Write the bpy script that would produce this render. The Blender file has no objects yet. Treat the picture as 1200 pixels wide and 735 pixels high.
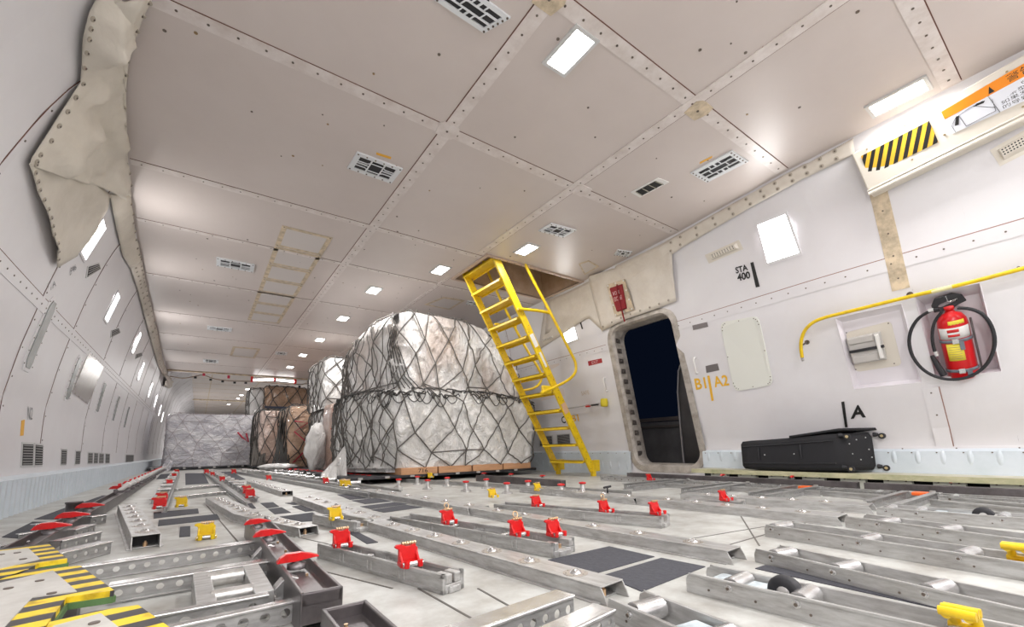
import bpy, bmesh, math, random
from mathutils import Vector, Matrix, noise
random.seed(7)
scn = bpy.context.scene
COL = scn.collection
PI = math.pi
# ------------------------------------------------------------------ camera
PP = (600.0, 449.0); V1 = (232.0, 532.0); V2 = (1320.0, 509.0); CH = 0.38
d1 = Vector((V1[0]-PP[0], -(V1[1]-PP[1]))); d2 = Vector((V2[0]-PP[0], -(V2[1]-PP[1])))
FP = math.sqrt(-d1.dot(d2))
ay = Vector((d1.x, d1.y, -FP)).normalized(); ax = Vector((d2.x, d2.y, -FP)).normalized(); az = ax.cross(ay)
ROT = Matrix((ax, ay, az))                       # camera vector -> world vector
CAM = Vector((0, 0, CH))
cd = bpy.data.cameras.new('camera'); cam = bpy.data.objects.new('camera', cd); COL.objects.link(cam)
cam.matrix_world = Matrix.Translation(CAM) @ ROT.to_4x4()
cd.sensor_width = 36; cd.lens = FP/1200*36; cd.shift_y = (PP[1]-367.5)/1200; cd.clip_start = 0.02; cd.clip_end = 200
scn.camera = cam
# ------------------------------------------------------------------ world, exposure
w = bpy.data.worlds.new('night'); scn.world = w; w.use_nodes = True
w.node_tree.nodes['Background'].inputs[0].default_value = (0.0016, 0.0028, 0.007, 1)
w.node_tree.nodes['Background'].inputs[1].default_value = 1.0
scn.view_settings.view_transform = 'Standard'; scn.view_settings.look = 'None'
scn.view_settings.gamma = 1; scn.view_settings.use_curve_mapping = False
scn.view_settings.exposure = 0.38
try:
    scn.cycles.use_denoising = True; scn.cycles.max_bounces = 8; scn.cycles.diffuse_bounces = 5
    scn.cycles.transparent_max_bounces = 12; scn.cycles.sample_clamp_indirect = 6
except Exception: pass
LAMP_W = 11.0      # watts of one ceiling lamp
SIDE_W = 4.5       # watts of one sidewall lamp
# ------------------------------------------------------------------ pixel -> place helpers
HC = 2.52          # height of the ceiling
HC2 = 3.02         # height of the ceiling in the rear cabin
YSTEP = 14.3
XC = 1.7; HW = 2.77
def ray(px, py): return (ROT @ Vector((px-PP[0], -(py-PP[1]), -FP))).normalized()
def G(px, py, z=0.0):
    r = ray(px, py); return CAM + r*((z-CH)/r.z)
def XP(px, py, X):
    r = ray(px, py); return CAM + r*(X/r.x)
def YP(px, py, Y):
    r = ray(px, py); return CAM + r*(Y/r.y)
def tab(t, v):
    if v <= t[0][0]: return t[0][1]
    for (a, b), (c, d) in zip(t, t[1:]):
        if v <= c: return b+(d-b)*(v-a)/(c-a)
    return t[-1][1]
CW = [(-3, 1.6), (-1, 1.86), (.5, 1.93), (1.3, 1.98), (2.4, 2.15), (3.6, 2.25), (4.8, 2.32), (6.5, 2.37), (8, 2.4), (11, 2.45), (14.5, 2.5), (60, 2.5)]
TR = [(0, 0), (.4, 0), (.78, .18), (1.15, .34), (1.47, .5), (1.83, .61), (2.2, .75), (2.55, 1), (3.3, 2.6)]
TL = [(0, 0), (.8, 0), (1.15, .1), (1.5, .24), (1.8, .38), (2.1, .56), (2.35, .75), (2.55, 1), (2.8, 1.7), (3.3, 3.6)]
def wx(side, y, z):
    c = tab(CW, y); t = TR if side > 0 else TL
    hw = HW if y > 0 else HW - .06*y*y
    return XC + side*(hw-(hw-c)*tab(t, z+.03))
def wn(side, y, z):   # inward normal
    e = .03
    a = Vector((wx(side, y+e, z)-wx(side, y-e, z), 2*e, 0)); b = Vector((wx(side, y, z+e)-wx(side, y, z-e), 0, 2*e))
    n = a.cross(b).normalized()
    return n if n.x*side < 0 else -n
def WP(px, py, side=1, off=0.0):
    r = ray(px, py); t = .2; f0 = None
    while t < 70:
        p = CAM + r*t; f = side*(p.x-wx(side, p.y, p.z))+off
        if f > 0:
            lo, hi = t-.1, t
            for _ in range(30):
                m = (lo+hi)/2; p = CAM + r*m
                if side*(p.x-wx(side, p.y, p.z))+off > 0: hi = m
                else: lo = m
            return CAM + r*hi
        t += .1
    return CAM + r*70
# ------------------------------------------------------------------ materials
MATS = {}
def mat(name, col, rough=.5, metal=0.0, var=0.0, scale=8.0, bump=0.0, col2=None, emit=None, es=1.0, alpha=1.0, stretch=None, spec=None, bscale=None):
    if name in MATS: return MATS[name]
    m = bpy.data.materials.new(name); m.use_nodes = True; nt = m.node_tree; N = nt.nodes; L = nt.links
    b = N['Principled BSDF']; b.inputs['Base Color'].default_value = (*col, 1); b.inputs['Roughness'].default_value = rough
    b.inputs['Metallic'].default_value = metal
    if spec is not None: b.inputs['Specular IOR Level'].default_value = spec
    if emit: b.inputs['Emission Color'].default_value = (*emit, 1); b.inputs['Emission Strength'].default_value = es
    if alpha < 1: b.inputs['Alpha'].default_value = alpha
    if var > 0 or bump > 0:
        tc = N.new('ShaderNodeTexCoord'); mp = N.new('ShaderNodeMapping'); L.new(tc.outputs['Object'], mp.inputs[0])
        if stretch: mp.inputs['Scale'].default_value = stretch
        nz = N.new('ShaderNodeTexNoise'); nz.inputs['Scale'].default_value = scale; nz.inputs['Detail'].default_value = 6; nz.inputs['Roughness'].default_value = .65
        L.new(mp.outputs[0], nz.inputs['Vector'])
        if var > 0:
            c2 = col2 or tuple(c*.55 for c in col)
            r = N.new('ShaderNodeValToRGB'); r.color_ramp.elements[0].position = .5-var/2-.12; r.color_ramp.elements[1].position = .5+.12
            r.color_ramp.elements[0].color = (*c2, 1); r.color_ramp.elements[1].color = (*col, 1)
            L.new(nz.outputs[0], r.inputs[0]); L.new(r.outputs[0], b.inputs['Base Color'])
        if bump > 0:
            nb = nz
            if bscale:
                nb = N.new('ShaderNodeTexNoise'); nb.inputs['Scale'].default_value = bscale; nb.inputs['Detail'].default_value = 4; L.new(mp.outputs[0], nb.inputs['Vector'])
            bp = N.new('ShaderNodeBump'); bp.inputs['Strength'].default_value = bump; bp.inputs['Distance'].default_value = .02
            L.new(nb.outputs[0], bp.inputs['Height']); L.new(bp.outputs[0], b.inputs['Normal'])
    MATS[name] = m; return m
wall_m = mat('wall_paint', (.74, .73, .75), .36, var=.1, scale=1.2, col2=(.695, .675, .695))
ceil_m = mat('ceiling_paint', (.62, .555, .525), .38, var=.12, scale=.8, col2=(.575, .51, .48))
strip_m = mat('joint_strip', (.72, .665, .64), .36, var=.15, scale=9, col2=(.58, .51, .475))
gap_m = mat('brown_gap', (.13, .05, .03), .8)
wgap_m = mat('wall_gap', (.30, .17, .14), .8)
scr_m = mat('dull_screw', (.16, .13, .11), .45, .6)
tape_m = mat('beige_tape', (.68, .56, .40), .55, var=.1, scale=12)
floor_m = mat('worn_floor', (.52, .53, .51), .42, var=.26, scale=6, col2=(.27, .25, .225), bump=.06)
alu = mat('aluminium', (.46, .46, .46), .36, .6, var=.35, scale=16, col2=(.24, .235, .23), stretch=(1, 5, 5), bump=.03)
alub = mat('bright_aluminium', (.68, .68, .68), .25, .8, var=.2, scale=20, col2=(.45, .44, .43))
aluw = mat('pale_worn_aluminium', (.52, .52, .515), .38, .5, var=.32, scale=13, col2=(.27, .255, .24), stretch=(1, 5, 5), bump=.03)
dark = mat('dark_steel', (.17, .155, .16), .38, .75, var=.3, scale=9, col2=(.085, .075, .075))
black = mat('black_rubber', (.018, .018, .022), .6)
pad_m = mat('anti_slip', (.06, .062, .075), .85, var=.3, scale=60, col2=(.04, .04, .05), bump=.2)
red = mat('red_paint', (.68, .010, .012), .3, var=.06, scale=20, col2=(.5, .01, .01))
orange = mat('orange_paint', (.85, .14, .02), .4)
yel = mat('yellow_paint', (.80, .56, .01), .35, var=.1, scale=14, col2=(.62, .40, .01))
brass = mat('brass', (.62, .42, .25), .35, .8)
kick_m = mat('pale_blue_kick', (.64, .70, .76), .35, .1, var=.1, scale=5, col2=(.57, .64, .69))
cloth_m = mat('off_white_cloth', (.70, .65, .58), .7, var=.2, scale=5, col2=(.60, .54, .47), bump=.5, bscale=9)
carton_m = mat('brown_carton', (.50, .32, .20), .7, var=.15, scale=4, col2=(.42, .25, .15))
wood_m = mat('pallet_wood', (.55, .36, .22), .7, var=.3, scale=6, col2=(.40, .25, .14), stretch=(1, 6, 6))
net_m = mat('net_cord', (.12, .11, .10), .8)
netd_m = mat('dark_net_cord', (.05, .048, .045), .8)
white = mat('white_plastic', (.78, .77, .75), .4)
grey = mat('grey_plastic', (.42, .41, .40), .5)
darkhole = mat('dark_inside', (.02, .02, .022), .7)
ltgrey = mat('light_grey_metal', (.62, .62, .62), .4, .2)
glow = mat('lamp_diffuser', (.9, .9, .9), .5, emit=(1, .97, .93), es=14)
glow2 = mat('side_lamp_diffuser', (.9, .9, .9), .5, emit=(1, .98, .97), es=6)
ink = mat('black_ink', (.012, .012, .012), .5)
yink = mat('yellow_ink', (.80, .45, .03), .5)
redsign = mat('red_sign', (.33, .015, .02), .4)
green_m = mat('green_edge', (.10, .20, .07), .6, var=.3, scale=10)
suit_m = mat('black_fabric', (.010, .010, .013), .75, bump=.3, bscale=300)
def film(name, col, col2, a0, a1, sc=2.2, st=(1, 1, 1), rough=.22):
    m = bpy.data.materials.new(name); m.use_nodes = True; nt = m.node_tree; N = nt.nodes; L = nt.links; b = N['Principled BSDF']
    b.inputs['Roughness'].default_value = rough; b.inputs['Coat Weight'].default_value = .6; b.inputs['Coat Roughness'].default_value = .1
    tc = N.new('ShaderNodeTexCoord'); mp = N.new('ShaderNodeMapping'); mp.inputs['Scale'].default_value = st; L.new(tc.outputs['Object'], mp.inputs[0])
    n1 = N.new('ShaderNodeTexNoise'); n1.inputs['Scale'].default_value = sc; n1.inputs['Detail'].default_value = 5; n1.inputs['Distortion'].default_value = .6; L.new(mp.outputs[0], n1.inputs['Vector'])
    r = N.new('ShaderNodeValToRGB'); r.color_ramp.elements[0].position = .38; r.color_ramp.elements[1].position = .58
    r.color_ramp.elements[0].color = (*col2, 1); r.color_ramp.elements[1].color = (*col, 1); L.new(n1.outputs[0], r.inputs[0]); L.new(r.outputs[0], b.inputs['Base Color'])
    mr = N.new('ShaderNodeMapRange'); mr.inputs[1].default_value = .35; mr.inputs[2].default_value = .6; mr.inputs[3].default_value = a0; mr.inputs[4].default_value = a1
    L.new(n1.outputs[0], mr.inputs[0]); L.new(mr.outputs[0], b.inputs['Alpha'])
    n2 = N.new('ShaderNodeTexNoise'); n2.inputs['Scale'].default_value = 4.5; n2.inputs['Detail'].default_value = 8; n2.inputs['Roughness'].default_value = .6; n2.inputs['Distortion'].default_value = 2.6; L.new(mp.outputs[0], n2.inputs['Vector'])
    bp = N.new('ShaderNodeBump'); bp.inputs['Strength'].default_value = 1.0; bp.inputs['Distance'].default_value = .09; L.new(n2.outputs[0], bp.inputs['Height']); L.new(bp.outputs[0], b.inputs['Normal'])
    MATS[name] = m; return m
film_m = film('cloudy_wrap', (.95, .94, .93), (.88, .79, .74), .62, .97, st=(1, 1, .55))
film2_m = film('clear_wrap', (.94, .93, .96), (.78, .77, .84), .8, .98, sc=3, st=(1, 1, 2))
film3_m = film('white_wrap', (.96, .955, .94), (.90, .885, .86), .9, 1.0, st=(1, 1, .6))
# ------------------------------------------------------------------ mesh builder
class MB:
    def __init__(s): s.v = []; s.f = []; s.m = []; s.s = []
    def add(s, vs, fs, mi=0, sm=False, M=None):
        n = len(s.v)
        s.v += [tuple(M @ Vector(v)) if M else tuple(v) for v in vs]
        for f in fs: s.f.append(tuple(n+i for i in f)); s.m.append(mi); s.s.append(sm)
        return s
    def box(s, x0, x1, y0, y1, z0, z1, mi=0, M=None):
        return s.add([(x0, y0, z0), (x1, y0, z0), (x1, y1, z0), (x0, y1, z0), (x0, y0, z1), (x1, y0, z1), (x1, y1, z1), (x0, y1, z1)],
                     [(0, 3, 2, 1), (4, 5, 6, 7), (0, 1, 5, 4), (1, 2, 6, 5), (2, 3, 7, 6), (3, 0, 4, 7)], mi, False, M)
    def hexa(s, a, b, mi=0, sm=False):      # two rings of points
        n = len(a); fs = [tuple(range(n-1, -1, -1)), tuple(range(n, 2*n))]
        fs += [(i, (i+1) % n, n+(i+1) % n, n+i) for i in range(n)]
        return s.add(list(a)+list(b), fs, mi, sm)
    def prism(s, poly, ax, a, b, mi=0, M=None):
        def q(p, t): return {'x': (t, p[0], p[1]), 'y': (p[0], t, p[1]), 'z': (p[0], p[1], t)}[ax]
        n = len(poly); fs = [tuple(range(n-1, -1, -1)), tuple(range(n, 2*n))]+[(i, (i+1) % n, n+(i+1) % n, n+i) for i in range(n)]
        return s.add([q(p, a) for p in poly]+[q(p, b) for p in poly], fs, mi, False, M)
    def cyl(s, p0, p1, r, seg=12, mi=0, r2=None, cap=True):
        p0 = Vector(p0); p1 = Vector(p1); d = (p1-p0).normalized(); u = d.orthogonal().normalized(); v = d.cross(u); r2 = r if r2 is None else r2
        A = [p0+(u*math.cos(2*PI*i/seg)+v*math.sin(2*PI*i/seg))*r for i in range(seg)]; B = [p1+(u*math.cos(2*PI*i/seg)+v*math.sin(2*PI*i/seg))*r2 for i in range(seg)]
        s.add(A+B, [(i, (i+1) % seg, seg+(i+1) % seg, seg+i) for i in range(seg)], mi, True)
        if cap: s.add(A, [tuple(range(seg-1, -1, -1))], mi); s.add(B, [tuple(range(seg))], mi)
        return s
    def tube(s, pts, r, seg=6, mi=0, closed=False):
        pts = [Vector(p) for p in pts]; n = len(pts); V = []; prev = None
        for i, p in enumerate(pts):
            a = pts[(i-1) % n] if (closed or i > 0) else p; b = pts[(i+1) % n] if (closed or i < n-1) else p
            d = (b-a); d = d.normalized() if d.length > 1e-9 else Vector((0, 0, 1))
            u = (prev-d*prev.dot(d)) if prev else d.orthogonal()
            u = u.normalized() if u.length > 1e-6 else d.orthogonal().normalized(); prev = u; v = d.cross(u)
            rr = r[i] if isinstance(r, (list, tuple)) else r
            V += [p+(u*math.cos(2*PI*k/seg)+v*math.sin(2*PI*k/seg))*rr for k in range(seg)]
        F = []
        for i in range(n if closed else n-1):
            j = (i+1) % n
            F += [(i*seg+k, i*seg+(k+1) % seg, j*seg+(k+1) % seg, j*seg+k) for k in range(seg)]
        s.add(V, F, mi, True)
        if not closed: s.add(V[:seg], [tuple(range(seg-1, -1, -1))], mi); s.add(V[-seg:], [tuple(range(seg))], mi)
        return s
    def lathe(s, prof, seg=16, mi=0, M=None, c=(0, 0, 0)):
        V = []
        for r, z in prof: V += [(c[0]+r*math.cos(2*PI*k/seg), c[1]+r*math.sin(2*PI*k/seg), c[2]+z) for k in range(seg)]
        F = []
        for i in range(len(prof)-1): F += [(i*seg+k, i*seg+(k+1) % seg, (i+1)*seg+(k+1) % seg, (i+1)*seg+k) for k in range(seg)]
        s.add(V, F, mi, True, M)
        s.add(V[:seg], [tuple(range(seg-1, -1, -1))], mi, False, M); s.add(V[-seg:], [tuple(range(seg))], mi, False, M)
        return s
    def grid(s, fn, nu, nv, mi=0, sm=True, closeu=False):
        cols = nu if closeu else nu+1
        V = [fn(i/nu, j/nv) for j in range(nv+1) for i in range(cols)]
        F = [(j*cols+i, j*cols+(i+1) % cols, (j+1)*cols+(i+1) % cols, (j+1)*cols+i) for j in range(nv) for i in range(nu)]
        return s.add(V, F, mi, sm)
    def build(s, name, mats, parent=None, bev=0, world=False, sol=0, rec=True, loc=None):
        if not isinstance(mats, (list, tuple)): mats = [mats]
        me = bpy.data.meshes.new(name)
        V = [Vector(v) for v in s.v]
        o = bpy.data.objects.new(name, me); COL.objects.link(o)
        if parent is not None:
            if world: V = [v-WLOC[parent.name] for v in V]
            o.parent = parent
            WLOC[o.name] = WLOC.get(parent.name, Vector((0, 0, 0)))
        else:
            if loc is None:
                xs = [v.x for v in V]; ys = [v.y for v in V]; zs = [v.z for v in V]
                loc = Vector(((min(xs)+max(xs))/2, (min(ys)+max(ys))/2, min(zs)))
            V = [v-Vector(loc) for v in V]; o.location = loc; WLOC[o.name] = Vector(loc)
        me.from_pydata([tuple(v) for v in V], [], s.f)
        for i, p in enumerate(me.polygons): p.material_index = s.m[i]; p.use_smooth = s.s[i]
        for m in mats: me.materials.append(m)
        if rec:
            bm = bmesh.new(); bm.from_mesh(me); bmesh.ops.recalc_face_normals(bm, faces=bm.faces); bm.to_mesh(me); bm.free()
        if sol:
            q = o.modifiers.new('s', 'SOLIDIFY'); q.thickness = sol; q.offset = 0
        if bev:
            q = o.modifiers.new('b', 'BEVEL'); q.width = bev; q.segments = 2; q.limit_method = 'ANGLE'; q.angle_limit = .7
        return o
WLOC = {}
def tag(o, label, cat, group=None, kind=None):
    o['label'] = label; o['category'] = cat
    if group: o['group'] = group
    if kind: o['kind'] = kind
    return o
def thing(name, label, cat, loc=(0, 0, 0), rz=0, group=None):
    o = bpy.data.objects.new(name, None); o.empty_display_size = .05; COL.objects.link(o)
    o.location = loc; o.rotation_euler = (0, 0, rz); WLOC[o.name] = Vector(loc)
    return tag(o, label, cat, group)
def struct(o): o['kind'] = 'structure'; return o
def kids(o): return [c for c in bpy.data.objects if c.parent == o]
TREE = {}
def snap(root):
    TREE[root.name] = [(c, kids(c)) for c in kids(root)]; return root
def dup(root, loc, rz=0, label=None, group=None, scale=None):
    r = root.copy(); COL.objects.link(r); r.location = loc; r.rotation_euler = (0, 0, rz)
    if label: r['label'] = label
    if group: r['group'] = group
    if scale: r.scale = scale
    for c, g in TREE.get(root.name, []):
        k = c.copy(); COL.objects.link(k); k.parent = r
        for d in g: e = d.copy(); COL.objects.link(e); e.parent = k
    return r
def text_mb(mb, s, P, mi=0, off=None, bold=0.0, fit=True):
    """write s inside the quad P = (bottom left, bottom right, top right, top left) in world space"""
    c = bpy.data.curves.new('t', 'FONT'); c.body = s; c.offset = bold; c.resolution_u = 3
    o = bpy.data.objects.new('t', c); COL.objects.link(o)
    dg = bpy.context.evaluated_depsgraph_get(); me = bpy.data.meshes.new_from_object(o.evaluated_get(dg))
    vs = [v.co.copy() for v in me.vertices]; fs = [tuple(p.vertices) for p in me.polygons]
    bpy.data.objects.remove(o); bpy.data.curves.remove(c); bpy.data.meshes.remove(me)
    if not vs: return
    x0 = min(v.x for v in vs); x1 = max(v.x for v in vs); y0 = min(v.y for v in vs); y1 = max(v.y for v in vs)
    P = [Vector(p) for p in P]; n = (P[1]-P[0]).cross(P[3]-P[0]).normalized()
    if n.dot(CAM-P[0]) < 0: n = -n
    if off is None: off = .002
    def q(v):
        u = (v.x-x0)/(x1-x0+1e-9); t = (v.y-y0)/(y1-y0+1e-9)
        return (P[0]*(1-u)+P[1]*u)*(1-t)+(P[3]*(1-u)+P[2]*u)*t+n*off
    mb.add([q(v) for v in vs], fs, mi)
def slab(mb, P, th, mi=0, base=0.0):
    """thick plate over the polygon P (world points), rising th toward the camera side"""
    P = [Vector(p) for p in P]; n = (P[1]-P[0]).cross(P[2]-P[0]).normalized()
    if n.dot(CAM-P[0]) < 0: n = -n
    mb.hexa([p+n*base for p in P], [p+n*(base+th) for p in P], mi); return n
def inset(P, t):
    P = [Vector(p) for p in P]; c = sum(P, Vector())/len(P); return [p+(c-p)*t for p in P]
def bil(P, u, t): return (P[0]*(1-u)+P[1]*u)*(1-t)+(P[3]*(1-u)+P[2]*u)*t
def dots(mb, pts, n, r, mi=0):
    for p in pts: p = Vector(p); mb.cyl(p, p+n*.004, r, 8, mi)
# ------------------------------------------------------------------ STRUCTURE
YN = -2.6; YE = 46.0; LEDGE = .12
m = MB(); m.add([(-2, YN-.2, 0), (6, YN-.2, 0), (6, YE, 0), (-2, YE, 0)], [(0, 1, 2, 3)]); m.add([(-2, YN-.2, -.1), (6, YN-.2, -.1), (6, YE, -.1), (-2, YE, -.1)], [(3, 2, 1, 0)])
struct(m.build('floor', floor_m, loc=(0, 0, 0)))
def frange(a, b, st):
    n = max(1, int(round((b-a)/st))); return [a+(b-a)*i/n for i in range(n+1)]
# door opening corners on the wall surface
dBL = WP(737, 548); dBR = WP(817, 550); dTL = WP(722, 382); dTR = WP(790, 363)
DY0 = (dBR.y+dTR.y)/2; DY1 = (dBL.y+dTL.y)/2; DZ0 = LEDGE; DZ1 = (dTL.z+dTR.z)/2
def rrect_fn(y0, y1, z0, z1, r):
    def f(y):
        if y <= y0 or y >= y1: return None
        d = min(y-y0, y1-y)
        k = 0 if d >= r else r-math.sqrt(max(0, r*r-(r-d)**2))
        return z0+k, z1-k
    return f
def nrange(pts):
    q = [WP(*p) for p in pts]; ys = [p.y for p in q]; zs = [p.z for p in q]
    return q, (sorted(ys)[0]+sorted(ys)[1])/2, (sorted(ys)[-1]+sorted(ys)[-2])/2, (sorted(zs)[0]+sorted(zs)[1])/2, (sorted(zs)[-1]+sorted(zs)[-2])/2
_, NY0, NY1, NZ0, NZ1 = nrange([(1072, 349), (1147, 330), (1175, 436), (1096, 443)])
_, OY0, OY1, OZ0, OZ1 = nrange([(981, 375), (1058, 352), (1078, 448), (999, 457)])
def wall(side, name, holes):
    ys = set(frange(YN, YE, .5)); R = {}
    for (y0, y1, z0, z1, r) in holes:
        ys = {y for y in ys if not (y0-.02 < y < y1+.02)}
        ys |= {y0, y1} | {y0+r*(1-math.cos(a*PI/12)) for a in range(7)} | {y1-r*(1-math.cos(a*PI/12)) for a in range(7)}
    ys = sorted(ys); m = MB()
    for a, b in zip(ys, ys[1:]):
        if b-a < 1e-5: continue
        mid = (a+b)/2; top = (HC if b <= YSTEP+.3 else HC2); h = None
        for (y0, y1, z0, z1, r) in holes:
            if y0 < mid < y1:
                fn = rrect_fn(y0-1e-9, y1+1e-9, z0, z1, max(r, 1e-6)); h = (fn(max(a, y0)), fn(min(b, y1)))
        def seg(za0, za1, zb0, zb1, n):
            V = [(wx(side, a, za0+(za1-za0)*i/n), a, za0+(za1-za0)*i/n) for i in range(n+1)]+[(wx(side, b, zb0+(zb1-zb0)*i/n), b, zb0+(zb1-zb0)*i/n) for i in range(n+1)]
            m.add(V, [(i, i+1, n+2+i, n+1+i) for i in range(n)], 0, True)
        if h:
            seg(0, h[0][0], 0, h[1][0], 12); seg(h[0][1], top, h[1][1], top, 14)
        else: seg(0, top, 0, top, 28)
    o = m.build(name, wall_m, loc=(0, 0, 0)); return struct(o)
wall(-1, 'wall_left', [])
wall(1, 'wall_right', [(NY0, NY1, NZ0, NZ1, 0.0), (OY0, OY1, OZ0, OZ1, 0.0), (DY0, DY1, DZ0, DZ1, .16)])
# end walls
m = MB(); m.box(-1.6, 5, YN-.05, YN, 0, 2.7); struct(m.build('wall_front', wall_m))
m = MB(); m.box(-1.6, 5, YE, YE+.05, 0, 3.3); struct(m.build('wall_rear', wall_m))
# ceiling with a hatch opening
HX0, HX1, HY0, HY1 = 2.50, 3.93, 3.90, 4.68
m = MB()
def cpatch(x0, x1, y0, y1, z=HC): m.add([(x0, y0, z), (x1, y0, z), (x1, y1, z), (x0, y1, z)], [(0, 3, 2, 1)])
cpatch(-1.4, 4.9, YN, HY0); cpatch(-1.4, HX0, HY0, HY1); cpatch(HX1, 4.9, HY0, HY1); cpatch(-1.4, 4.9, HY1, YSTEP)
struct(m.build('ceiling', ceil_m, loc=(0, 0, HC)))
m = MB(); m.box(-1.4, 4.9, YSTEP, YE, HC2, HC2+.03); m.box(-1.4, 4.9, YSTEP-.03, YSTEP, HC, HC2)
struct(m.build('ceiling', ceil_m))
# hatch well
m = MB(); z1 = HC+.75
for (x0, x1, y0, y1) in [(HX0-.02, HX0, HY0, HY1), (HX1, HX1+.02, HY0, HY1), (HX0, HX1, HY0-.02, HY0), (HX0, HX1, HY1, HY1+.02)]: m.box(x0, x1, y0, y1, HC-.012, z1)
m.box(HX0, HX1, HY0, HY1, z1, z1+.02)
struct(m.build('trim_1', mat('hatch_lining', (.46, .34, .25), .5, var=.2, scale=7, col2=(.36, .25, .17))))
m = MB(); e = .035
for (x0, x1, y0, y1) in [(HX0-e, HX0, HY0-e, HY1+e), (HX1, HX1+e, HY0-e, HY1+e), (HX0, HX1, HY0-e, HY0), (HX0, HX1, HY1, HY1+e)]: m.box(x0, x1, y0, y1, HC-.02, HC)
for i in range(14):
    x = HX0+(HX1-HX0)*(i+.5)/14; m.cyl((x, HY0-e/2, HC-.024), (x, HY0-e/2, HC-.02), .006, 6, 1)
struct(m.build('trim_2', [mat('hatch_edge', (.50, .38, .30), .5), scr_m]))
TRIM = [2]
def trim(mb, mats, **k):
    TRIM[0] += 1; return struct(mb.build('trim_%d' % TRIM[0], mats, **k))
# ceiling joint strips with screws and a thin brown gap along one edge
SX = [1.19, 2.45]; SY = [1.28, 2.37, 3.95, 4.97, 6.50, 8.2, 9.7, 11.2, 12.7]
def cstrip(x0, y0, x1, y1, wd=.075, side=1):
    m = MB(); e_ = .0012 if x0 == x1 else 0; a = Vector((x0, y0, 0)); b = Vector((x1, y1, 0)); d = (b-a).normalized(); n = Vector((-d.y, d.x, 0))*side; L = (b-a).length
    def q(t, u, z): p = a+d*t+n*u; return (p.x, p.y, z)
    m.hexa([q(0, 0, HC), q(L, 0, HC), q(L, wd, HC), q(0, wd, HC)], [q(0, 0, HC-.004-e_), q(L, 0, HC-.004-e_), q(L, wd, HC-.004-e_), q(0, wd, HC-.004-e_)], 0)
    m.hexa([q(0, -.005, HC), q(L, -.005, HC), q(L, 0, HC), q(0, 0, HC)], [q(0, -.005, HC-.002-e_), q(L, -.005, HC-.002-e_), q(L, 0, HC-.002-e_), q(0, 0, HC-.002-e_)], 1)
    k = int(L/.125)
    for i in range(k):
        p = q((i+.5)*L/k, wd*.5, HC-.004); m.cyl(p, (p[0], p[1], HC-.007), .0065 if y0 < 3 else .005, 8, 2)
    trim(m, [strip_m, gap_m, scr_m])
for j, y in enumerate(SY):
    c = tab(CW, y)
    if y == 3.95: cstrip(XC-c+.02, y, HX0-.04, y, side=1); cstrip(HX1+.04, y, XC+c-.02, y, side=1)
    elif y < .5: cstrip(XC-c+.02, y, XC+c-.03, y, .09, side=-1)
    else: cstrip(XC-c+.02, y, XC+c-.03, y, .085 if y < 3 else .06, side=1)
for x in SX:
    cstrip(x, -2, x, 3.9 if x > 2 else YSTEP-.05, .085, side=-1 if x < 2 else 1)
cstrip(2.45, 4.72, 2.45, YSTEP-.05, .05); cstrip(2.45, .30, 3.60, .30, .085)
m = MB()      # odd screws and stains across the panels
for i in range(150):
    x = random.uniform(-.4, 3.7); y = random.uniform(.3, 11)
    if HX0-.1 < x < HX1+.1 and HY0-.1 < y < HY1+.1: continue
    m.cyl((x, y, HC), (x, y, HC-.003), random.choice([.005, .007, .009]), 8, random.choice([0, 0, 1]))
trim(m, [scr_m, mat('tan_screw', (.34, .23, .12), .5, .4)])
for x, y in [(1.19, 2.37), (2.45, 2.37), (2.45, 1.28), (1.19, 1.28)]:
    m = MB(); y += .04 if y > 2 else .06; x += .04; m.prism([(x-.08, y-.04), (x-.05, y-.07), (x+.06, y-.07), (x+.08, y-.02), (x+.06, y+.06), (x-.06, y+.06)], 'z', HC-.008, HC); m.cyl((x, y, HC-.011), (x, y, HC-.007), .008, 8, 1)
    trim(m, [tape_m if y < 1.5 else strip_m, scr_m])
# sidewall joints: frames (constant Y) and stringers (constant z)
def wstrip(side, pts, wd, off=.004, th=.004, sp=.16, gap=True, mats=None, r=.006):
    """strip along pts = [(y, z)...] on the wall"""
    P = []
    for (y0, z0), (y1, z1) in zip(pts, pts[1:]):
        n = max(2, int(math.hypot(y1-y0, z1-z0)/.12))
        for i in range(n): P.append((y0+(y1-y0)*i/n, z0+(z1-z0)*i/n))
    P.append(pts[-1]); m = MB(); V = []; Gp = []
    for i, (y, z) in enumerate(P):
        a = P[max(0, i-1)]; b = P[min(len(P)-1, i+1)]; d = Vector((b[0]-a[0], b[1]-a[1])).normalized(); q = Vector((-d.y, d.x))*wd/2
        n = wn(side, y, z)
        def S(u, o): yy, zz = y+q.x*u, z+q.y*u; return Vector((wx(side, yy, zz), yy, zz))+n*o
        V += [S(-1, -.002), S(-1, th), S(1, th), S(1, -.002)]; Gp += [S(1, .0), S(1, .002), S(1+.006/wd*2, .002), S(1+.006/wd*2, 0)]
    F = []
    for i in range(len(P)-1):
        for k in range(3): F.append((4*i+k, 4*i+k+1, 4*i+5+k, 4*i+4+k))
    m.add(V, F, 0)
    if gap: m.add(Gp, F, 1)
    L = 0; nxt = sp/2
    for a, b in zip(P, P[1:]):
        l = math.hypot(b[0]-a[0], b[1]-a[1])
        while nxt < L+l:
            t = (nxt-L)/l; y = a[0]+(b[0]-a[0])*t; z = a[1]+(b[1]-a[1])*t; n = wn(side, y, z); p = Vector((wx(side, y, z), y, z))
            m.cyl(p+n*(th-.001), p+n*(th+.003), r, 6, 2); nxt += sp
        L += l
    trim(m, mats or [wall_m, gap_m if side < 0 else wgap_m, scr_m])
ZST = 1.74
LF = [WP(12, 443, -1).y, WP(53, 484, -1).y, WP(98, 508, -1).y]
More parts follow.
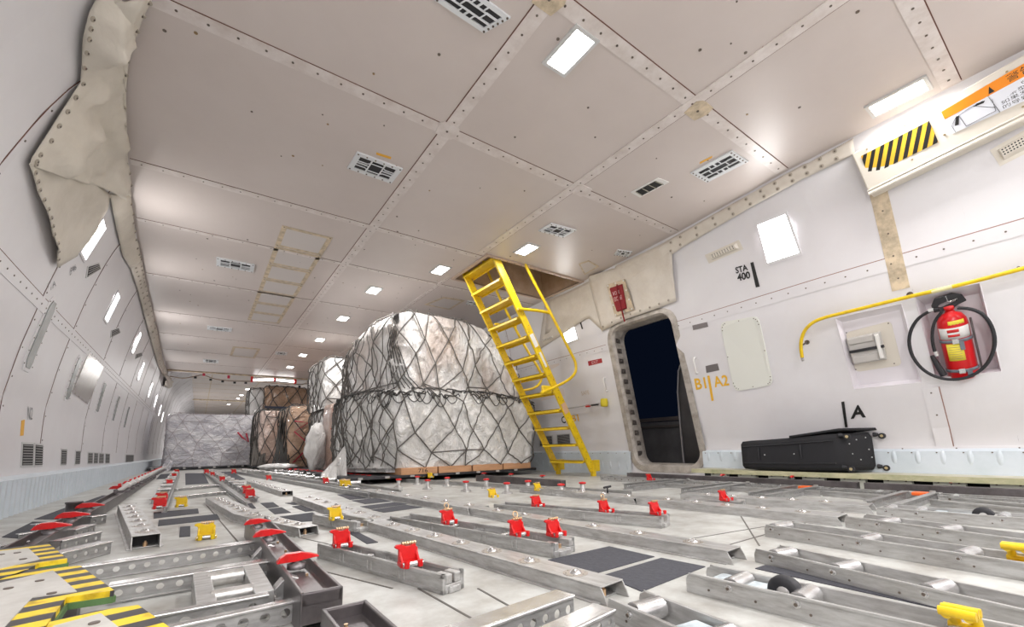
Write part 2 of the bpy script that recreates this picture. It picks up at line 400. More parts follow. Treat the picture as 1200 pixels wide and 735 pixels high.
ly = [1.9, 2.95]+LF; y = LF[-1]
while y < 13.5: y += 1.3; ly.append(y)
for y in ly: wstrip(-1, [(y, .42), (y, HC-.03)], .05, sp=.2)
ZL = (WP(105, 420, -1).z+WP(62, 318, -1).z+WP(122, 450, -1).z)/3
wstrip(-1, [(1.2, ZL), (14, ZL)], .09, sp=.12); wstrip(-1, [(14, ZL), (40, ZL)], .09, sp=.6)
y = 15
while y < 38: wstrip(-1, [(y, .4), (y, HC2-.03)], .04, sp=.6); y += 1.3
ry = [WP(1027, 221).y, DY0-.13, DY1+.13]
zs = sum(WP(*p).z for p in [(820, 378), (980, 328), (1060, 300)])/3
yF = (WP(1027, 221).y+WP(1058, 342).y)/2
wstrip(1, [(yF, 1.45), (yF, 2.33)], .1, mats=[tape_m, gap_m, scr_m], gap=False); wstrip(1, [(yF-.02, .31), (yF-.02, OZ0-.04)], .09)
wstrip(1, [(-.5, zs), (DY0-.02, zs)], .09, sp=.14); wstrip(1, [(DY1+.12, zs-.02), (12, zs-.02)], .07, sp=.14)
wstrip(1, [(DY0-.35, .305), (-1, .305)], .035, sp=.3, gap=False, r=.005)
for y in (5.9, 7.2, 8.5, 10, 11.5): wstrip(1, [(y, .35), (y, HC-.03)], .05, sp=.2)
# kick panels
def kick(side, y0, y1, z0, z1, corr, off=.03):
    m = MB(); n = int((y1-y0)/(.025 if corr else .1)); V = []; F = []
    for i in range(n+1):
        y = y0+(y1-y0)*i/n; o = off+((.012 if (i//2) % 2 else -.008) if corr else 0)
        V += [(wx(side, y, .2)-side*o, y, z0), (wx(side, y, .2)-side*o, y, z1-.02), (wx(side, y, z1)-side*.002, y, z1)]
    for i in range(n): F += [(3*i+k, 3*i+k+1, 3*i+4+k, 3*i+3+k) for k in range(2)]
    m.add(V, F, 0)
    y = y0+.06
    while y < y1:
        X = wx(side, y, .2)-side*(off if not corr else .02)
        if not corr:
            m.lathe([(.001, .006), (.012, .004), (.017, 0)], 10, 0, Matrix.Translation((X, y, z0+.12)) @ Matrix.Scale(3.2, 4, (0, 0, 1)) @ Matrix.Rotation(-side*PI/2, 4, 'Y'))
        m.cyl((X-side*.001, y+.03, z1-.03), (X-side*.006, y+.03, z1-.03), .005, 6, 1); y += .14 if y < 15 else .6
    TRIM[0] += 1; o = m.build('baseboard_'+('right' if side > 0 else 'left'), [kick_m, scr_m]); return struct(o)
kick(-1, -1, 30, 0, .255, True, .085); kick(1, -1.5, DY0-.04, LEDGE, .305, False); kick(1, DY1+.04, 12, 0, .305, False)
# right hand ledge with its frames beneath
m = MB(); L0 = -1.5; L1 = DY0-.1
m.box(4.13, 4.5, L0, L1, LEDGE-.018, LEDGE); trim(m, mat('worn_ledge', (.58, .55, .46), .6, var=.35, scale=9, col2=(.36, .36, .22)))
m = MB(); m.box(4.115, 4.135, L0, L1, LEDGE-.035, LEDGE+.004); trim(m, mat('ledge_edge', (.55, .52, .34), .6, var=.5, scale=16, col2=(.22, .25, .12), stretch=(1, .5, 1)))
y = L0
while y < L1-.2:
    m = MB(); m.box(4.15, 4.2, y, y+.16, 0, LEDGE-.03); m.cyl((4.15, y+.03, .08), (4.14, y+.03, .08), .006, 6, 1); m.cyl((4.15, y+.13, .08), (4.14, y+.13, .08), .006, 6, 1); trim(m, [mat('ledge_frame', (.55, .56, .5), .5), scr_m]); y += .27
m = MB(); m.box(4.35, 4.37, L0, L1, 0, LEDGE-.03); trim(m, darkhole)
# niche linings behind the wall
def niche(y0, y1, z0, z1, dep, sl, name):
    m = MB(); A = [Vector((wx(1, y, z), y, z)) for y, z in [(y0, z0), (y1, z0), (y1, z1), (y0, z1)]]
    c = sum(A, Vector())/4; B = [Vector((a.x+dep, a.y+(c.y-a.y)*sl, a.z+(c.z-a.z)*sl)) for a in A]
    m.add(A+B, [(0, 1, 5, 4), (1, 2, 6, 5), (2, 3, 7, 6), (3, 0, 4, 7), (4, 5, 6, 7)], 0); trim(m, mat(name, (.74, .71, .75), .4), sol=.006); return B
NB = niche(NY0, NY1, NZ0, NZ1, .13, .14, 'niche_lining'); OB = niche(OY0, OY1, OZ0, OZ1, .055, .12, 'tray_lining')
# door frame liner: sweeps around the opening, with dark bolts
m = MB(); path = []; r = .16
for (cy, cz, a0) in [(DY0+r, DZ1-r, 90), (DY0+r, DZ0+r, 180), (DY1-r, DZ0+r, 270), (DY1-r, DZ1-r, 0)]:
    for k in range(7):
        a = math.radians(a0+k*15); path.append((cy+r*math.cos(a), cz+r*math.sin(a), math.cos(a), math.sin(a)))
V = []
for (y, z, cy, cz) in path:
    X = wx(1, y, z)
    for (o, dx) in [(.07, 0.0), (.07, -.012), (.0, -.014), (-.02, .02), (-.035, .12), (-.02, .2), (.07, .2)]: V.append((X+dx, y+cy*o, z+cz*o))
n = len(path); k = 7
m.add(V, [(i*k+j, i*k+j+1, ((i+1) % n)*k+j+1, ((i+1) % n)*k+j) for i in range(n) for j in range(k-1)], 0, False)
for i in range(12):
    z = DZ0+.15+i*(DZ1-DZ0-.3)/11; X = wx(1, DY1, z); m.cyl((X+.07, DY1-.015, z), (X+.07, DY1-.05, z), .016, 10, 1); m.box(X+.03, X+.11, DY1-.034, DY1-.028, z-.03, z+.03, 1)
o = m.build('door_1', [mat('door_frame_paint', (.50, .46, .42), .45, .2, var=.3, scale=10, col2=(.22, .19, .16)), mat('door_bolt', (.16, .14, .13), .4, .6)]); struct(o)
# ------------------------------------------------------------------ LAMPS
def area(name, loc, rot, sx, sy, W, parent, col=(1, .98, .965), spread=PI):
    l = bpy.data.lights.new(name, 'AREA'); l.shape = 'RECTANGLE'; l.size = sx; l.size_y = sy; l.energy = W; l.color = col; l.spread = spread
    o = bpy.data.objects.new(name, l); COL.objects.link(o); o.parent = parent; o.location = loc; o.rotation_euler = rot; return o
def clamp_lamp(x, y, z, label, W, sx=.13, sy=.24, group=None):
    t = thing('ceiling_lamp', label, 'lamp', (x, y, z), 0, group)
    m = MB(); a, b = sx/2+.02, sy/2+.02
    m.box(-a, a, -b, -sy/2, -.012, 0); m.box(-a, a, sy/2, b, -.012, 0); m.box(-a, -sx/2, -sy/2, sy/2, -.012, 0); m.box(sx/2, a, -sy/2, sy/2, -.012, 0)
    m.build('frame', ltgrey, t); MB().box(-sx/2, sx/2, -sy/2, sy/2, -.009, -.002).build('diffuser', glow, t)
    area('bulb', (0, 0, -.02), (0, 0, 0), sx, sy, W, t)
row = [(668, 60), (617, 292), (516, 316), (438, 340), (402, 373), (375, 398), (355, 416), (340, 430)]
lab = ['ceiling lamp nearest the camera, above the middle of the hold', 'ceiling lamp right beside the ladder hatch', 'ceiling lamp just left of the ladder hatch', 'ceiling lamp second left of the ladder hatch', 'ceiling lamp third from the hatch, above the netted load', 'ceiling lamp between the netted load and the tall white load', 'ceiling lamp above the tall white wrapped load', 'farthest ceiling lamp before the ceiling step']
for (px, py), l in zip(row, lab):
    p = G(px, py, HC)
    if l.startswith('ceiling lamp right'): p.y = min(p.y, HY0-.12)
    clamp_lamp(p.x, p.y, HC, 'rectangular white '+l, LAMP_W*(1 if p.y < 5 else 1.5))
for (px, py), l in zip([(290, 456), (283, 463), (279, 467), (268, 474)], ['nearest', 'second', 'third', 'last']):
    p = G(px, py, HC2)
    if p.y < 40: clamp_lamp(p.x, p.y, HC2, 'small bright ceiling lamp of the rear cabin, %s beyond the step' % l, LAMP_W*4)
q = G(1052, 114, HC); clamp_lamp(q.x, q.y, HC, 'ceiling lamp glaring beside the striped housing', LAMP_W*.5, .13, .26)
for (x, y) in [(1.6, -.6), (3.2, -1.2), (.2, -1.2)]:  # unseen lamps added behind the camera to brighten the hold
    clamp_lamp(x, y, HC, 'added fill lamp on the ceiling, unseen behind the camera in the nose', LAMP_W*2.8, group='added fill lamps on the nose ceiling')
def side_lamp(P, side, label, W, group=None, gm=None):
    P = [Vector(p) for p in P]; c = sum(P, Vector())/4; n = (P[1]-P[0]).cross(P[3]-P[0]).normalized()
    if n.x*side > 0: n = -n
    t = thing('sidewall_lamp', label, 'lamp', c, 0, group)
    m = MB(); A = inset(P, -.14)
    for i in range(4):
        j = (i+1) % 4; m.hexa([P[i], P[j], A[j], A[i]], [P[i]+n*.01, P[j]+n*.01, A[j]+n*.01, A[i]+n*.01])
    m.build('frame', wall_m, t, world=True); m = MB(); slab(m, P, .004, base=.003) if False else m.hexa([p+n*.002 for p in P], [p+n*.006 for p in P]); m.build('diffuser', glow2, t, world=True)
    l = area('bulb', n*.03, (0, 0, 0), (P[1]-P[0]).length, (P[3]-P[0]).length, W, t); z = n; xx = (P[1]-P[0]).normalized(); yy = (-z).cross(xx) ; l.rotation_euler = Matrix((xx, (-z).cross(xx)*-1*-1, -z*-1)).transposed().to_euler()
    q = n.to_track_quat('-Z', 'Y'); q = (n).to_track_quat('-Z', 'Y'); l.rotation_euler = (n).to_track_quat('-Z', 'Y').to_euler(); 
lq = [((93, 297), (101, 306), (127, 266), (124, 253)), ((118, 369), (124, 376), (144, 351), (141, 344))]
ln = ['nearest and longest, under the cloth curtain', 'second from the front', 'third from the front', 'fourth from the front', 'fifth from the front', 'sixth from the front', 'seventh from the front', 'eighth from the front', 'ninth from the front', 'last before the wrapped load']
a0 = WP(97, 301, -1); a1 = WP(125.5, 259, -1)
LZ0, LZ1 = a0.z, a1.z
for i, (px, py) in enumerate([(108, 280), (130.6, 360), (159, 401.6), (164.5, 435), (175.5, 457), (182, 470), (187, 481), (190, 489)]):
    c = WP(px, py, -1); dy = .095; dz = .15
    side_lamp([(wx(-1, c.y-dy, c.z-dz), c.y-dy, c.z-dz), (wx(-1, c.y+dy, c.z-dz), c.y+dy, c.z-dz), (wx(-1, c.y+dy, c.z+dz), c.y+dy, c.z+dz), (wx(-1, c.y-dy, c.z+dz), c.y-dy, c.z+dz)], -1, 'bright slanted lamp in the left sidewall, '+ln[i], SIDE_W*(1.5 if i < 2 else 1.6))
for i, y in enumerate(frange(24, 38, 2.6)):
    dy, dz = .1, .16; z = 1.72
    side_lamp([(wx(-1, y-dy, z-dz), y-dy, z-dz), (wx(-1, y+dy, z-dz), y+dy, z-dz), (wx(-1, y+dy, z+dz), y+dy, z+dz), (wx(-1, y-dy, z+dz), y-dy, z+dz)], -1, 'tiny bright lamp in the left sidewall of the rear cabin', SIDE_W*1.6, 'sidewall lamps of the rear cabin')
for q, l in [([(900, 308), (937, 296), (921, 251), (888, 264)], 'square bright lamp in the right wall beside the STA 400 mark'), ([(664, 402), (677, 397), (670, 371), (657, 376)], 'smaller bright lamp in the right wall, seen just beyond the ladder handrail')]:
    side_lamp([WP(*p) for p in q], 1, l, SIDE_W*.65)
for side, y in ((1, -.75), (-1, -.9)):  # fill lamps added out of view to lift walls, ceiling and load
    z, dy, dz = 1.9, .11, .16
    side_lamp([(wx(side, y-dy, z-dz), y-dy, z-dz), (wx(side, y+dy, z-dz), y+dy, z-dz), (wx(side, y+dy, z+dz), y+dy, z+dz), (wx(side, y-dy, z+dz), y-dy, z+dz)], side, 'added fill lamp on the sidewall, unseen behind the camera in the nose', SIDE_W*(2 if side > 0 else 5), 'added fill lamps on the nose sidewalls')
def GG(px, py, z=0.0): return G(px, py, max(0.0, z-.03))
# ------------------------------------------------------------------ FLOOR: tracks, trays, locks
def fr(nl, nr, fl, z, fr_=None):
    a, b, c = GG(*nl, z), GG(*nr, z), GG(*fl, z); d = (c-a); L = d.length; rz = math.atan2(d.y, d.x)
    side = Vector((-math.sin(rz), math.cos(rz), 0)); wd = abs((b-a).dot(side)); o = a-side*wd/2*(1 if (a-b).dot(side) > 0 else -1)
    return Vector((o.x, o.y, 0)), rz, L, wd
DZ = .03
# local frame: x runs from the near end to the far end, y across, z up
def copyto(part, parent, loc):
    c = part.copy(); COL.objects.link(c); c.parent = parent; c.location = loc; return c
def ball_track(nl, nr, fl, label, z=.07, n=6, cut=.05, name='ball_track', first=.10, wmin=.06):
    o, rz, L, wd = fr(nl, nr, fl, z); z -= DZ; wd = max(wd, wmin); h = wd/2
    t = thing(name, label, 'cargo track', o, rz)
    m = MB(); th = .004
    m.box(0, L, -h, h, z-th, z)                                     # top plate
    for s in (-1, 1):                                               # side plates, sloping back at the near end
        y0, y1 = (s*h, s*(h-th)); m.prism([(0, z-th), (L, z-th), (L, 0), (-cut*.35, 0), (-cut*.2, z*.45)], 'y', min(y0, y1), max(y0, y1))
        m.box(0, L, min(s*h, s*(h+.012)), max(s*h, s*(h+.012)), 0, .004)
    m.box(.02, L, -h, h, .001, .004)
    m.build('channel', aluw, t, bev=.0015)
    MB().box(.06, L-.02, -h+.006, h-.006, .006, z-.006).build('core', darkhole, t)
    if z > .03: MB().cyl((.03, 0, .004), (.03, 0, .02), .008, 8).cyl((.03, 0, .02), (.03, 0, .026), .004, 8).build('bolt', brass, t)
    u = MB(); r = min(.034, h*.75); u.cyl((0, 0, 0), (0, 0, .0015), r, 20); u.lathe([(r*.5, .0015), (r*.42, .006), (r*.2, .011), (.001, .0125)], 16, 1)
    for k in range(6): a = k*PI/3; u.cyl((r*.8*math.cos(a), r*.8*math.sin(a), .0015), (r*.8*math.cos(a), r*.8*math.sin(a), .003), .002, 6, 1)
    p = u.build('ball_unit', [mat('ball_ring', (.40, .36, .32), .4, .5), alub], t); p.location = (first, 0, z)
    st = (L-first)/n
    for i in range(1, n): copyto(p, t, (first+st*i, 0, z))
    return t
def roller_tray(nl, nr, fl, label, z=.08, rollers=(.12, .38), ext=0.0, wd=None, gad=None, plate=False):
    o, rz, L, w_ = fr(nl, nr, fl, z); z -= DZ; wd = wd or w_; h = wd/2; L += ext
    t = thing('roller_tray', label, 'roller tray', o, rz); th = .005
    for s in (-1, 1):
        m = MB(); a, b = sorted((s*h, s*(h-th))); m.prism([(0, .0), (L, .0), (L, z), (.02, z), (.004, z-.008), (0, z-.02)], 'y', a, b)
        a, b = sorted((s*h, s*(h+.004))); m.box(.01, L, a, b, z-.006, z)
        for q in range(int(L/.11)): m.cyl((.06+q*.11, s*h, z*.35), (.06+q*.11, s*(h+.0015), z*.35), .003, 6, 1)
        m.build('side_rail', [aluw, scr_m], t, bev=.001)
    MB().box(.01, L, -h+th, h-th, .001, .005).build('tray_bed', aluw, t)
    u = MB(); u.cyl((0, -h+th+.006, 0), (0, h-th-.006, 0), .022, 20); u.cyl((0, -h-.007, 0), (0, h+.007, 0), .004, 8, 1); 
    for s in (-1, 1): u.cyl((0, s*h, 0), (0, s*(h+.006), 0), .0062, 6, 0); u.cyl((0, s*(h+.006), 0), (0, s*(h+.0068), 0), .003, 6, 1); u.cyl((0, s*h, 0), (0, s*(h+.0015), 0), .009, 10, 0); u.cyl((0, s*(h-th-.007), 0), (0, s*(h-th-.002), 0), .013, 12, 1)
    p = u.build('roller', [alub, scr_m], t); p.location = (rollers[0], 0, z-.017)
    for r in rollers[1:]: copyto(p, t, (r, 0, z-.017))
    if gad is not None:
        m = MB(); m.box(gad-.17, gad-.035, -h+.012, h-.012, .008, z-.014); m.box(gad-.16, gad-.12, -h+.02, h-.02, z-.014, z-.009); m.build('drive_housing', mat('pale_blue_plastic', (.55, .62, .66), .4, var=.1, scale=20), t, bev=.003)
        m = MB(); m.lathe([(.014, -.014), (.032, -.014), (.036, -.008), (.036, .008), (.032, .014), (.014, .014)], 24, 0, Matrix.Translation((gad, 0, max(.038, z-.012))) @ Matrix.Rotation(PI/2, 4, 'X'))
        m.lathe([(.004, -.015), (.014, -.0145), (.014, .0145), (.004, .015)], 12, 1, Matrix.Translation((gad, 0, max(.038, z-.012))) @ Matrix.Rotation(PI/2, 4, 'X'))
        m.build('drive_wheel', [black, grey], t); MB().box(gad+.02, gad+.05, -.012, .012, .01, z-.004).build('bracket', grey, t, bev=.004)
    if plate: MB().box(plate, plate+.07, h+.001, h+.004, .004, .028).build('cover_plate', mat('tan_plate', (.50, .46, .40), .5), t, bev=.001)
    return t
# --- a pallet lock (local: broad face across x axis) built once in each colour, then copied
def make_lock(colm, label, ring=False, s=1.0, name='pallet_lock', cat='pallet lock'):
    t = thing(name, label, cat)
    m = MB(); m.prism([(-.03, .022), (-.034, -.015), (-.026, -.036), (-.014, -.036), (-.012, -.012), (.012, -.012), (.014, -.036), (.026, -.036), (.034, -.015), (.03, .022)], 'z', .0, .014); m.cyl((-.02, -.03, .01), (-.02, -.03, .02), .008, 10); m.cyl((.02, -.03, .01), (.02, -.03, .02), .008, 10)
    bs = m.build('base', colm, t, bev=.003)
    m = MB(); m.prism([(-.029, .008), (.029, .008), (.029, .046), (.022, .052), (.024, .060), (.012, .060), (.006, .054), (-.010, .054), (-.016, .060), (-.036, .060), (-.042, .054), (-.038, .050), (-.029, .046)], 'y', .008, .020)
    for sx in (-1, 1): m.prism([(.010, .010), (-.012, .012), (.004, .030), (.010, .046)], 'x', *sorted((sx*.029, sx*.022)))
    cw = m.build('claw', colm, t, bev=.002)
    m = MB(); 
    for k in range(6): m.cyl((-.02+k*.0075, .012, .061), (-.0145+k*.0075, .012, .061), .0055, 10)
    if ring: m.tube([(-.006+.011*math.cos(a*PI/6), .012+.004*math.sin(a*PI/6), .078+.011*math.sin(a*PI/6)) for a in range(12)], .0026, 6, closed=True)
    m.build('spring', brass, cw); MB().cyl((-.030, -.024, .010), (.030, -.024, .010), .007, 10).build('pin', alub, bs)
    return snap(t)
lockR = make_lock(red, 'x'); lockRr = make_lock(red, 'x', True); lockY = make_lock(yel, 'x')
USED = {}
def lock(proto, px, py, z, label, rz=0, group=None, s=1.0, X=None):
    p = GG(px, py, z) if px is not None else X
    if proto.name not in USED: USED[proto.name] = 1; proto.location = p; proto.rotation_euler = (0, 0, rz); proto['label'] = label; proto.scale = (s, s, s); 
    else: proto = dup(proto, p, rz, label, group, (s, s, s))
    if group: proto['group'] = group
    proto['label'] = label; return proto
def lock_tray(nl, nr, fl, label, z=.08, name='lock_tray', h0=0.0, wd=None, block=True):
    o, rz, L, w_ = fr(nl, nr, fl, z); z -= DZ; wd = wd or w_; h = wd/2; t = thing(name, label, 'lock tray', o, rz)
    for s in (-1, 1):
        m = MB(); a, b = sorted((s*h, s*(h-.012))); n = max(2, int(L/.17)); e = .012
        a2, b2 = sorted((s*(h-.003), s*(h-.009)))
        m.box(0, L, a, b, z-e, z); m.box(0, L, a, b, h0, h0+e); m.box(0, L, a2, b2, h0, z)
        for q in range(n+1):
            x = (L-e)*q/n; m.box(x, x+e, a, b, h0, z)
            if q and q < n: m.box(x+.022, x+.03, a, b, h0, z)
        m.build('side_wall', aluw, t, bev=.002)
    m = MB(); m.box(.02, L, -h+.012, h-.012, h0, h0+.02); m.box(L-.012, L, -h+.01, h-.01, h0, z*.8)
    m.build('tray_bed', alu, t)
    if block:
        m = MB(); m.box(.0, .05, -h+.01, h-.01, h0, z*.45); m.box(0, .045, -h+.012, -h+.034, z*.45, z-.002); m.box(0, .045, h-.034, h-.012, z*.45, z-.002); m.box(-.008, .03, -h*.5, h*.5, h0, z*.36)
        m.build('end_block', aluw, t, bev=.003); MB().cyl((.022, 0, z*.45), (.022, 0, z*.45+.012), .008, 6).build('bolt', brass, t)
        m = MB(); m.box(L*.45, L*.47, -h+.012, h-.012, h0+.02, z*.7)
        for x in (L*.3, L*.62): m.cyl((x, -h+.012, z*.6), (x, h-.012, z*.6), .008, 10)
        m.build('cross_pin', alub, t)
    return t
# holes
def perf_plate(m, x0, x1, z0, z1, y, th, d, nholes, mi=0, zc=None):
    """plate in the xz plane at y (thickness th) with a row of round holes"""
    cw = (x1-x0)/nholes; zc = zc if zc is not None else (z0+z1)/2; S = 16
    for i in range(nholes):
        a, b = x0+cw*i, x0+cw*(i+1); c = (a+b)/2; V = []
        for yy in (y, y+th):
            for k in range(S):
                t = 2*PI*k/S; V.append((c+d/2*math.cos(t), yy, zc+d/2*math.sin(t)))
            for k in range(S):
                t = 2*PI*k/S; ct, st = math.cos(t), math.sin(t); q = max(abs(ct), abs(st)); u, v = ct/q, st/q
                V.append((c+u*cw/2, yy, (zc+v*(z1-zc)) if v > 0 else (zc+v*(zc-z0))))
        F = []
        for k in range(S):
            l = (k+1) % S; F += [(k, l, S+l, S+k), (2*S+k, 2*S+l, 3*S+l, 3*S+k), (k, l, 2*S+l, 2*S+k)]
        m.add(V, F, mi)
def perf_beam(p0, p1, label, z=.08, h=.05, wd=.05, d=.016, sp=.038, flip=1, name='perforated_beam', z0=None, lip=True, m_=None):
    z -= DZ; h = min(h, z-.002); d = min(d, h*.5); a, b = Vector(p0), Vector(p1); dd = b-a; L = dd.length; rz = math.atan2(dd.y, dd.x); t = thing(name, label, 'cross beam', (a.x, a.y, 0), rz)
    zb = z-h if z0 is None else z0; m = MB(); n = max(2, int(L/sp)); perf_plate(m, 0, L, zb, z-.003, 0, .003, d, n)
    m.build('web', m_ or alu, t)
    m = MB(); m.box(0, L, 0 if flip > 0 else -wd, wd if flip > 0 else .003, z-.003, z); 
    if lip: m.cyl((0, 0, z-.003), (L, 0, z-.003), .0045, 8)
    m.box(0, L, 0, wd*.6*flip if flip > 0 else .003, zb-.003, zb) if flip > 0 else m.box(0, L, -wd*.6, .003, zb-.003, zb)
    m.build('flange', alub, t)
    nf = max(1, int(L/.5)); m = MB()
    for i in range(nf+1): x = .03+(L-.08)*i/nf; y0, y1 = sorted((wd*.2*flip, wd*.8*flip)); m.box(x, x+.02, y0, y1, 0, zb)
    m.build('foot', alu, t); return t
# ---- long box tracks with ball units (from left to right)
ball_track((154, 628.6), (191, 626.7), (138, 592), 'wide open-ended ball track left of the yellow lock, its hollow near end facing the camera', n=7, z=.085)
ball_track((350, 619), (375, 616), (274.5, 602.6), 'box track with studded top whose dark open end lies behind the red guide blocks', n=6)
ball_track((274.5, 602.6), (302, 599), (241, 583.6), 'far section of the studded box track, behind the cut-off yellow lock', n=7)
ball_track((330, 576), (343, 575), (289, 564), 'short distant studded box track with a dark open end, right of the paired red locks', n=9)
ball_track((430, 611), (453, 604), (343, 581.5), 'studded box track behind the small yellow lock at centre', n=7)
ball_track((704, 688), (736, 680), (430, 611.5), 'foreground box track with large ball units running from the hollow end past the red locks', n=7, first=.12)
ball_track((852, 646), (870, 640.5), (548, 595), 'second long ball track with pale sides, ending at the bare floor patch', n=6, first=.14)
ball_track((548, 595.5), (571, 592), (419, 574), 'middle ball track in line with the second long one, beside dark grip pads', n=6)
ball_track((981, 606), (994, 602), (745, 584), 'third long ball track, its open end by the small bare roller trays', n=5, first=.16)
ball_track((742, 584), (760, 581.5), (612, 571), 'far part of the third ball track behind the lone red lock', n=5)
ball_track((1018, 593), (1031, 590), (797, 579), 'ball track farthest right, beside the perforated frames', n=5, first=.2)
# ---- roller trays at right
def fwd(p, q, Lp, z=.08): pass
roller_tray((711, 699), (745.6, 688.5), (793, 735), 'nearest roller tray at the frame bottom, with a drive wheel and a large roller', rollers=(.07, .24, .42), gad=.33, ext=.5)
roller_tray((803, 670), (828, 661), (1098, 735), 'roller tray carrying a rubber drive wheel in front of the long grip strip', rollers=(.11, .255, .5), gad=.215, ext=.35)
roller_tray((883, 642), (901, 636), (1200, 714), 'roller tray behind the long grip strip, a tan cover plate on its side', z=.073, rollers=(.06, .24, .44), ext=.35, plate=.46)
roller_tray((895, 614), (915, 610), (1200, 659), 'roller tray starting at the edge of the bare floor patch, three rollers showing', rollers=(.03, .33, .58), ext=.35)
roller_tray((989, 604.5), (1004, 601), (1200, 632), 'roller tray that continues the third long ball track', rollers=(.13, .33, .6), ext=.35)
roller_tray((1026, 594), (1042, 591), (1200, 607), 'roller tray with a small dark drive wheel, beside the orange tipped frame', rollers=(.04, .15, .42), gad=.36, ext=.35)
# long grip strip between trays + other grip pads
def pad(pts, z=.0, name=None):
    P = [GG(px, py, 0) for px, py in pts]; m = MB(); m.prism([(p.x, p.y) for p in P], 'z', 0, .0025); trim(m, pad_m)
for q in [[(885, 667), (897, 663), (1150, 713), (1104, 715)], [(642, 657), (714, 641), (767, 653), (698, 672.6)], [(707, 675), (775, 654.6), (826.6, 664.7), (752, 694)],
          [(395, 580), (415, 579), (435, 584), (410, 586)], [(412, 587), (440, 584), (458, 588), (428, 591)], [(422, 594), (462, 589), (478, 591), (435, 597)], [(435, 598), (475, 592), (495, 595), (450, 601)],
          [(407, 624), (417, 623), (443, 636), (430, 638)], [(305, 590), (320, 589), (327, 594), (313, 596)], [(314, 597), (330, 595), (341, 601), (322, 603)], [(334, 590), (350, 588.6), (358, 591), (344, 592)],
          [(342, 594), (362, 591), (375, 598), (358, 600)], [(328, 606), (366, 601), (380, 610), (350, 612)], [(285, 591), (295, 590), (300, 596), (290, 597)],
          [(180, 601), (232, 596.4), (233, 602), (180, 608)], [(186, 610), (254, 603), (258, 609), (185, 617)], [(211, 618), (223, 617), (223, 629), (210, 630)],
          [(217, 555), (238.6, 554.7), (245, 567), (217.4, 568.6)], [(251, 553.6), (271, 553), (288, 562), (268, 565)],
          [(2, 630), (38, 612), (60, 612), (28, 632)], [(40, 609), (86, 592), (108, 592), (68, 609)], [(95, 590), (120, 581), (135, 581), (112, 590)], [(188, 556), (203, 555), (200, 561), (183, 562)]]: pad(q)
# ---- lock trays
lock_tray((519, 674.5), (545, 667), (372, 637), 'nearest cast lock tray carrying two red locks, in the foreground centre')
lock_tray((641, 639), (675, 627.5), (450, 606), 'long cast lock tray whose near end holds a pair of red locks', wd=.13)
lock_tray((773, 607), (791, 602), (576, 591), 'long cast lock tray between the two pale ball tracks, two red locks near its end', wd=.12)
lock_tray((870, 588), (886, 585.5), (800, 584.5), 'short lock tray under the red lock nearest the suitcase', wd=.1)
lock_tray((415, 612), (432, 607.5), (366, 603), 'short lock tray under the small yellow lock at centre left')
lock_tray((419, 574), (429, 571), (383, 568), 'small distant lock tray holding two dark yellow locks', z=.07)
lock_tray((660, 576), (690, 573), (600, 571), 'distant lock tray under the two small yellow locks at centre', wd=.1)
lock_tray((1180, 662), (1192, 655), (1128, 652), 'small lock tray at the right frame edge holding the bent yellow hook', z=.06)
lock(lockR, 480, 663, .075, 'red pallet lock nearest the camera, on the foreground lock tray')
lock(lockR, 401, 641, .075, 'red pallet lock behind the nearest one on the same foreground tray')
lock(lockRr, 608, 628, .075, 'red pallet lock with a wire ring, left one of the pair on the long tray')
lock(lockR, 651, 628, .075, 'red pallet lock at the very end of the long tray, right one of the pair')
lock(lockRr, 526, 613.5, .075, 'lone red pallet lock with a wire ring, midway along the long tray')
lock(lockR, 630, 594, .075, 'small red pallet lock farther back, on the tray between two ball tracks')
lock(lockRr, 710, 600.5, .075, 'red pallet lock left of the black T handle, on the tray between two ball tracks')
lock(lockR, 770, 603, .075, 'red pallet lock at the near end of the tray between two ball tracks')
lock(lockR, 850, 587, .075, 'red pallet lock on the short tray in front of the suitcase')
lock(lockY, 393.5, 609, .075, 'yellow pallet lock on the short tray left of the red locks')
lock(lockY, 241.5, 631.5, .03, 'yellow pallet lock standing alone on the bare floor at left', s=1.15)
lock(lockY, 212.5, 594, .05, 'yellow pallet lock between the two distant track rails', s=1.1)
lock(lockY, 578, 583, .06, 'small yellow pallet lock left of the posts with red tops')
lock(lockY, 631, 575, .06, 'small yellow pallet lock in front of the ladder foot')
lock(lockY, 402, 569.5, .06, 'left one of two dark yellow locks in front of the netted load')
lock(lockY, 407.5, 570, .06, 'right one of two dark yellow locks in front of the netted load')
lock(lockY, 495, 559.5, .07, 'left one of two small yellow locks at the netted pallet edge')
lock(lockY, 504.5, 560, .07, 'right one of two small yellow locks at the netted pallet edge')
lock(lockR, 187, 596, .055, 'red lock at the near end of the left distant track', s=1.2); lock(lockR, 190, 588, .055, 'second red lock on the left distant track', s=1.1)
lock(lockR, 293, 583.5, .055, 'front one of the paired red locks on the right distant track', s=1.15); lock(lockR, 289.5, 578, .055, 'rear one of the paired red locks on the right distant track', s=1.1)
lock(lockR, 382, 566.5, .06, 'dark red lock beside the two dark yellow ones')
lock(lockR, 762, 563, .07, 'orange red lock standing below the open doorway')
lock(lockR, 198.5, 568, .055, 'third red lock up the left distant track'); lock(lockR, 260.5, 564, .055, 'middle red lock on the right distant track'); lock(lockR, 249, 557.5, .055, 'farthest red lock on the right distant track')
lock(lockR, 315, 562.5, .055, 'single dark red lock on the far middle track'); lock(lockR, 204, 559.5, .055, 'fourth red lock up the left distant track')
for x, n_ in [(207, 'first'), (242, 'second'), (274, 'third')]: lock(lockR, x, 555, .06, 'tiny red lock at the foot of the far wrapped load, %s from left' % n_, s=1.2)
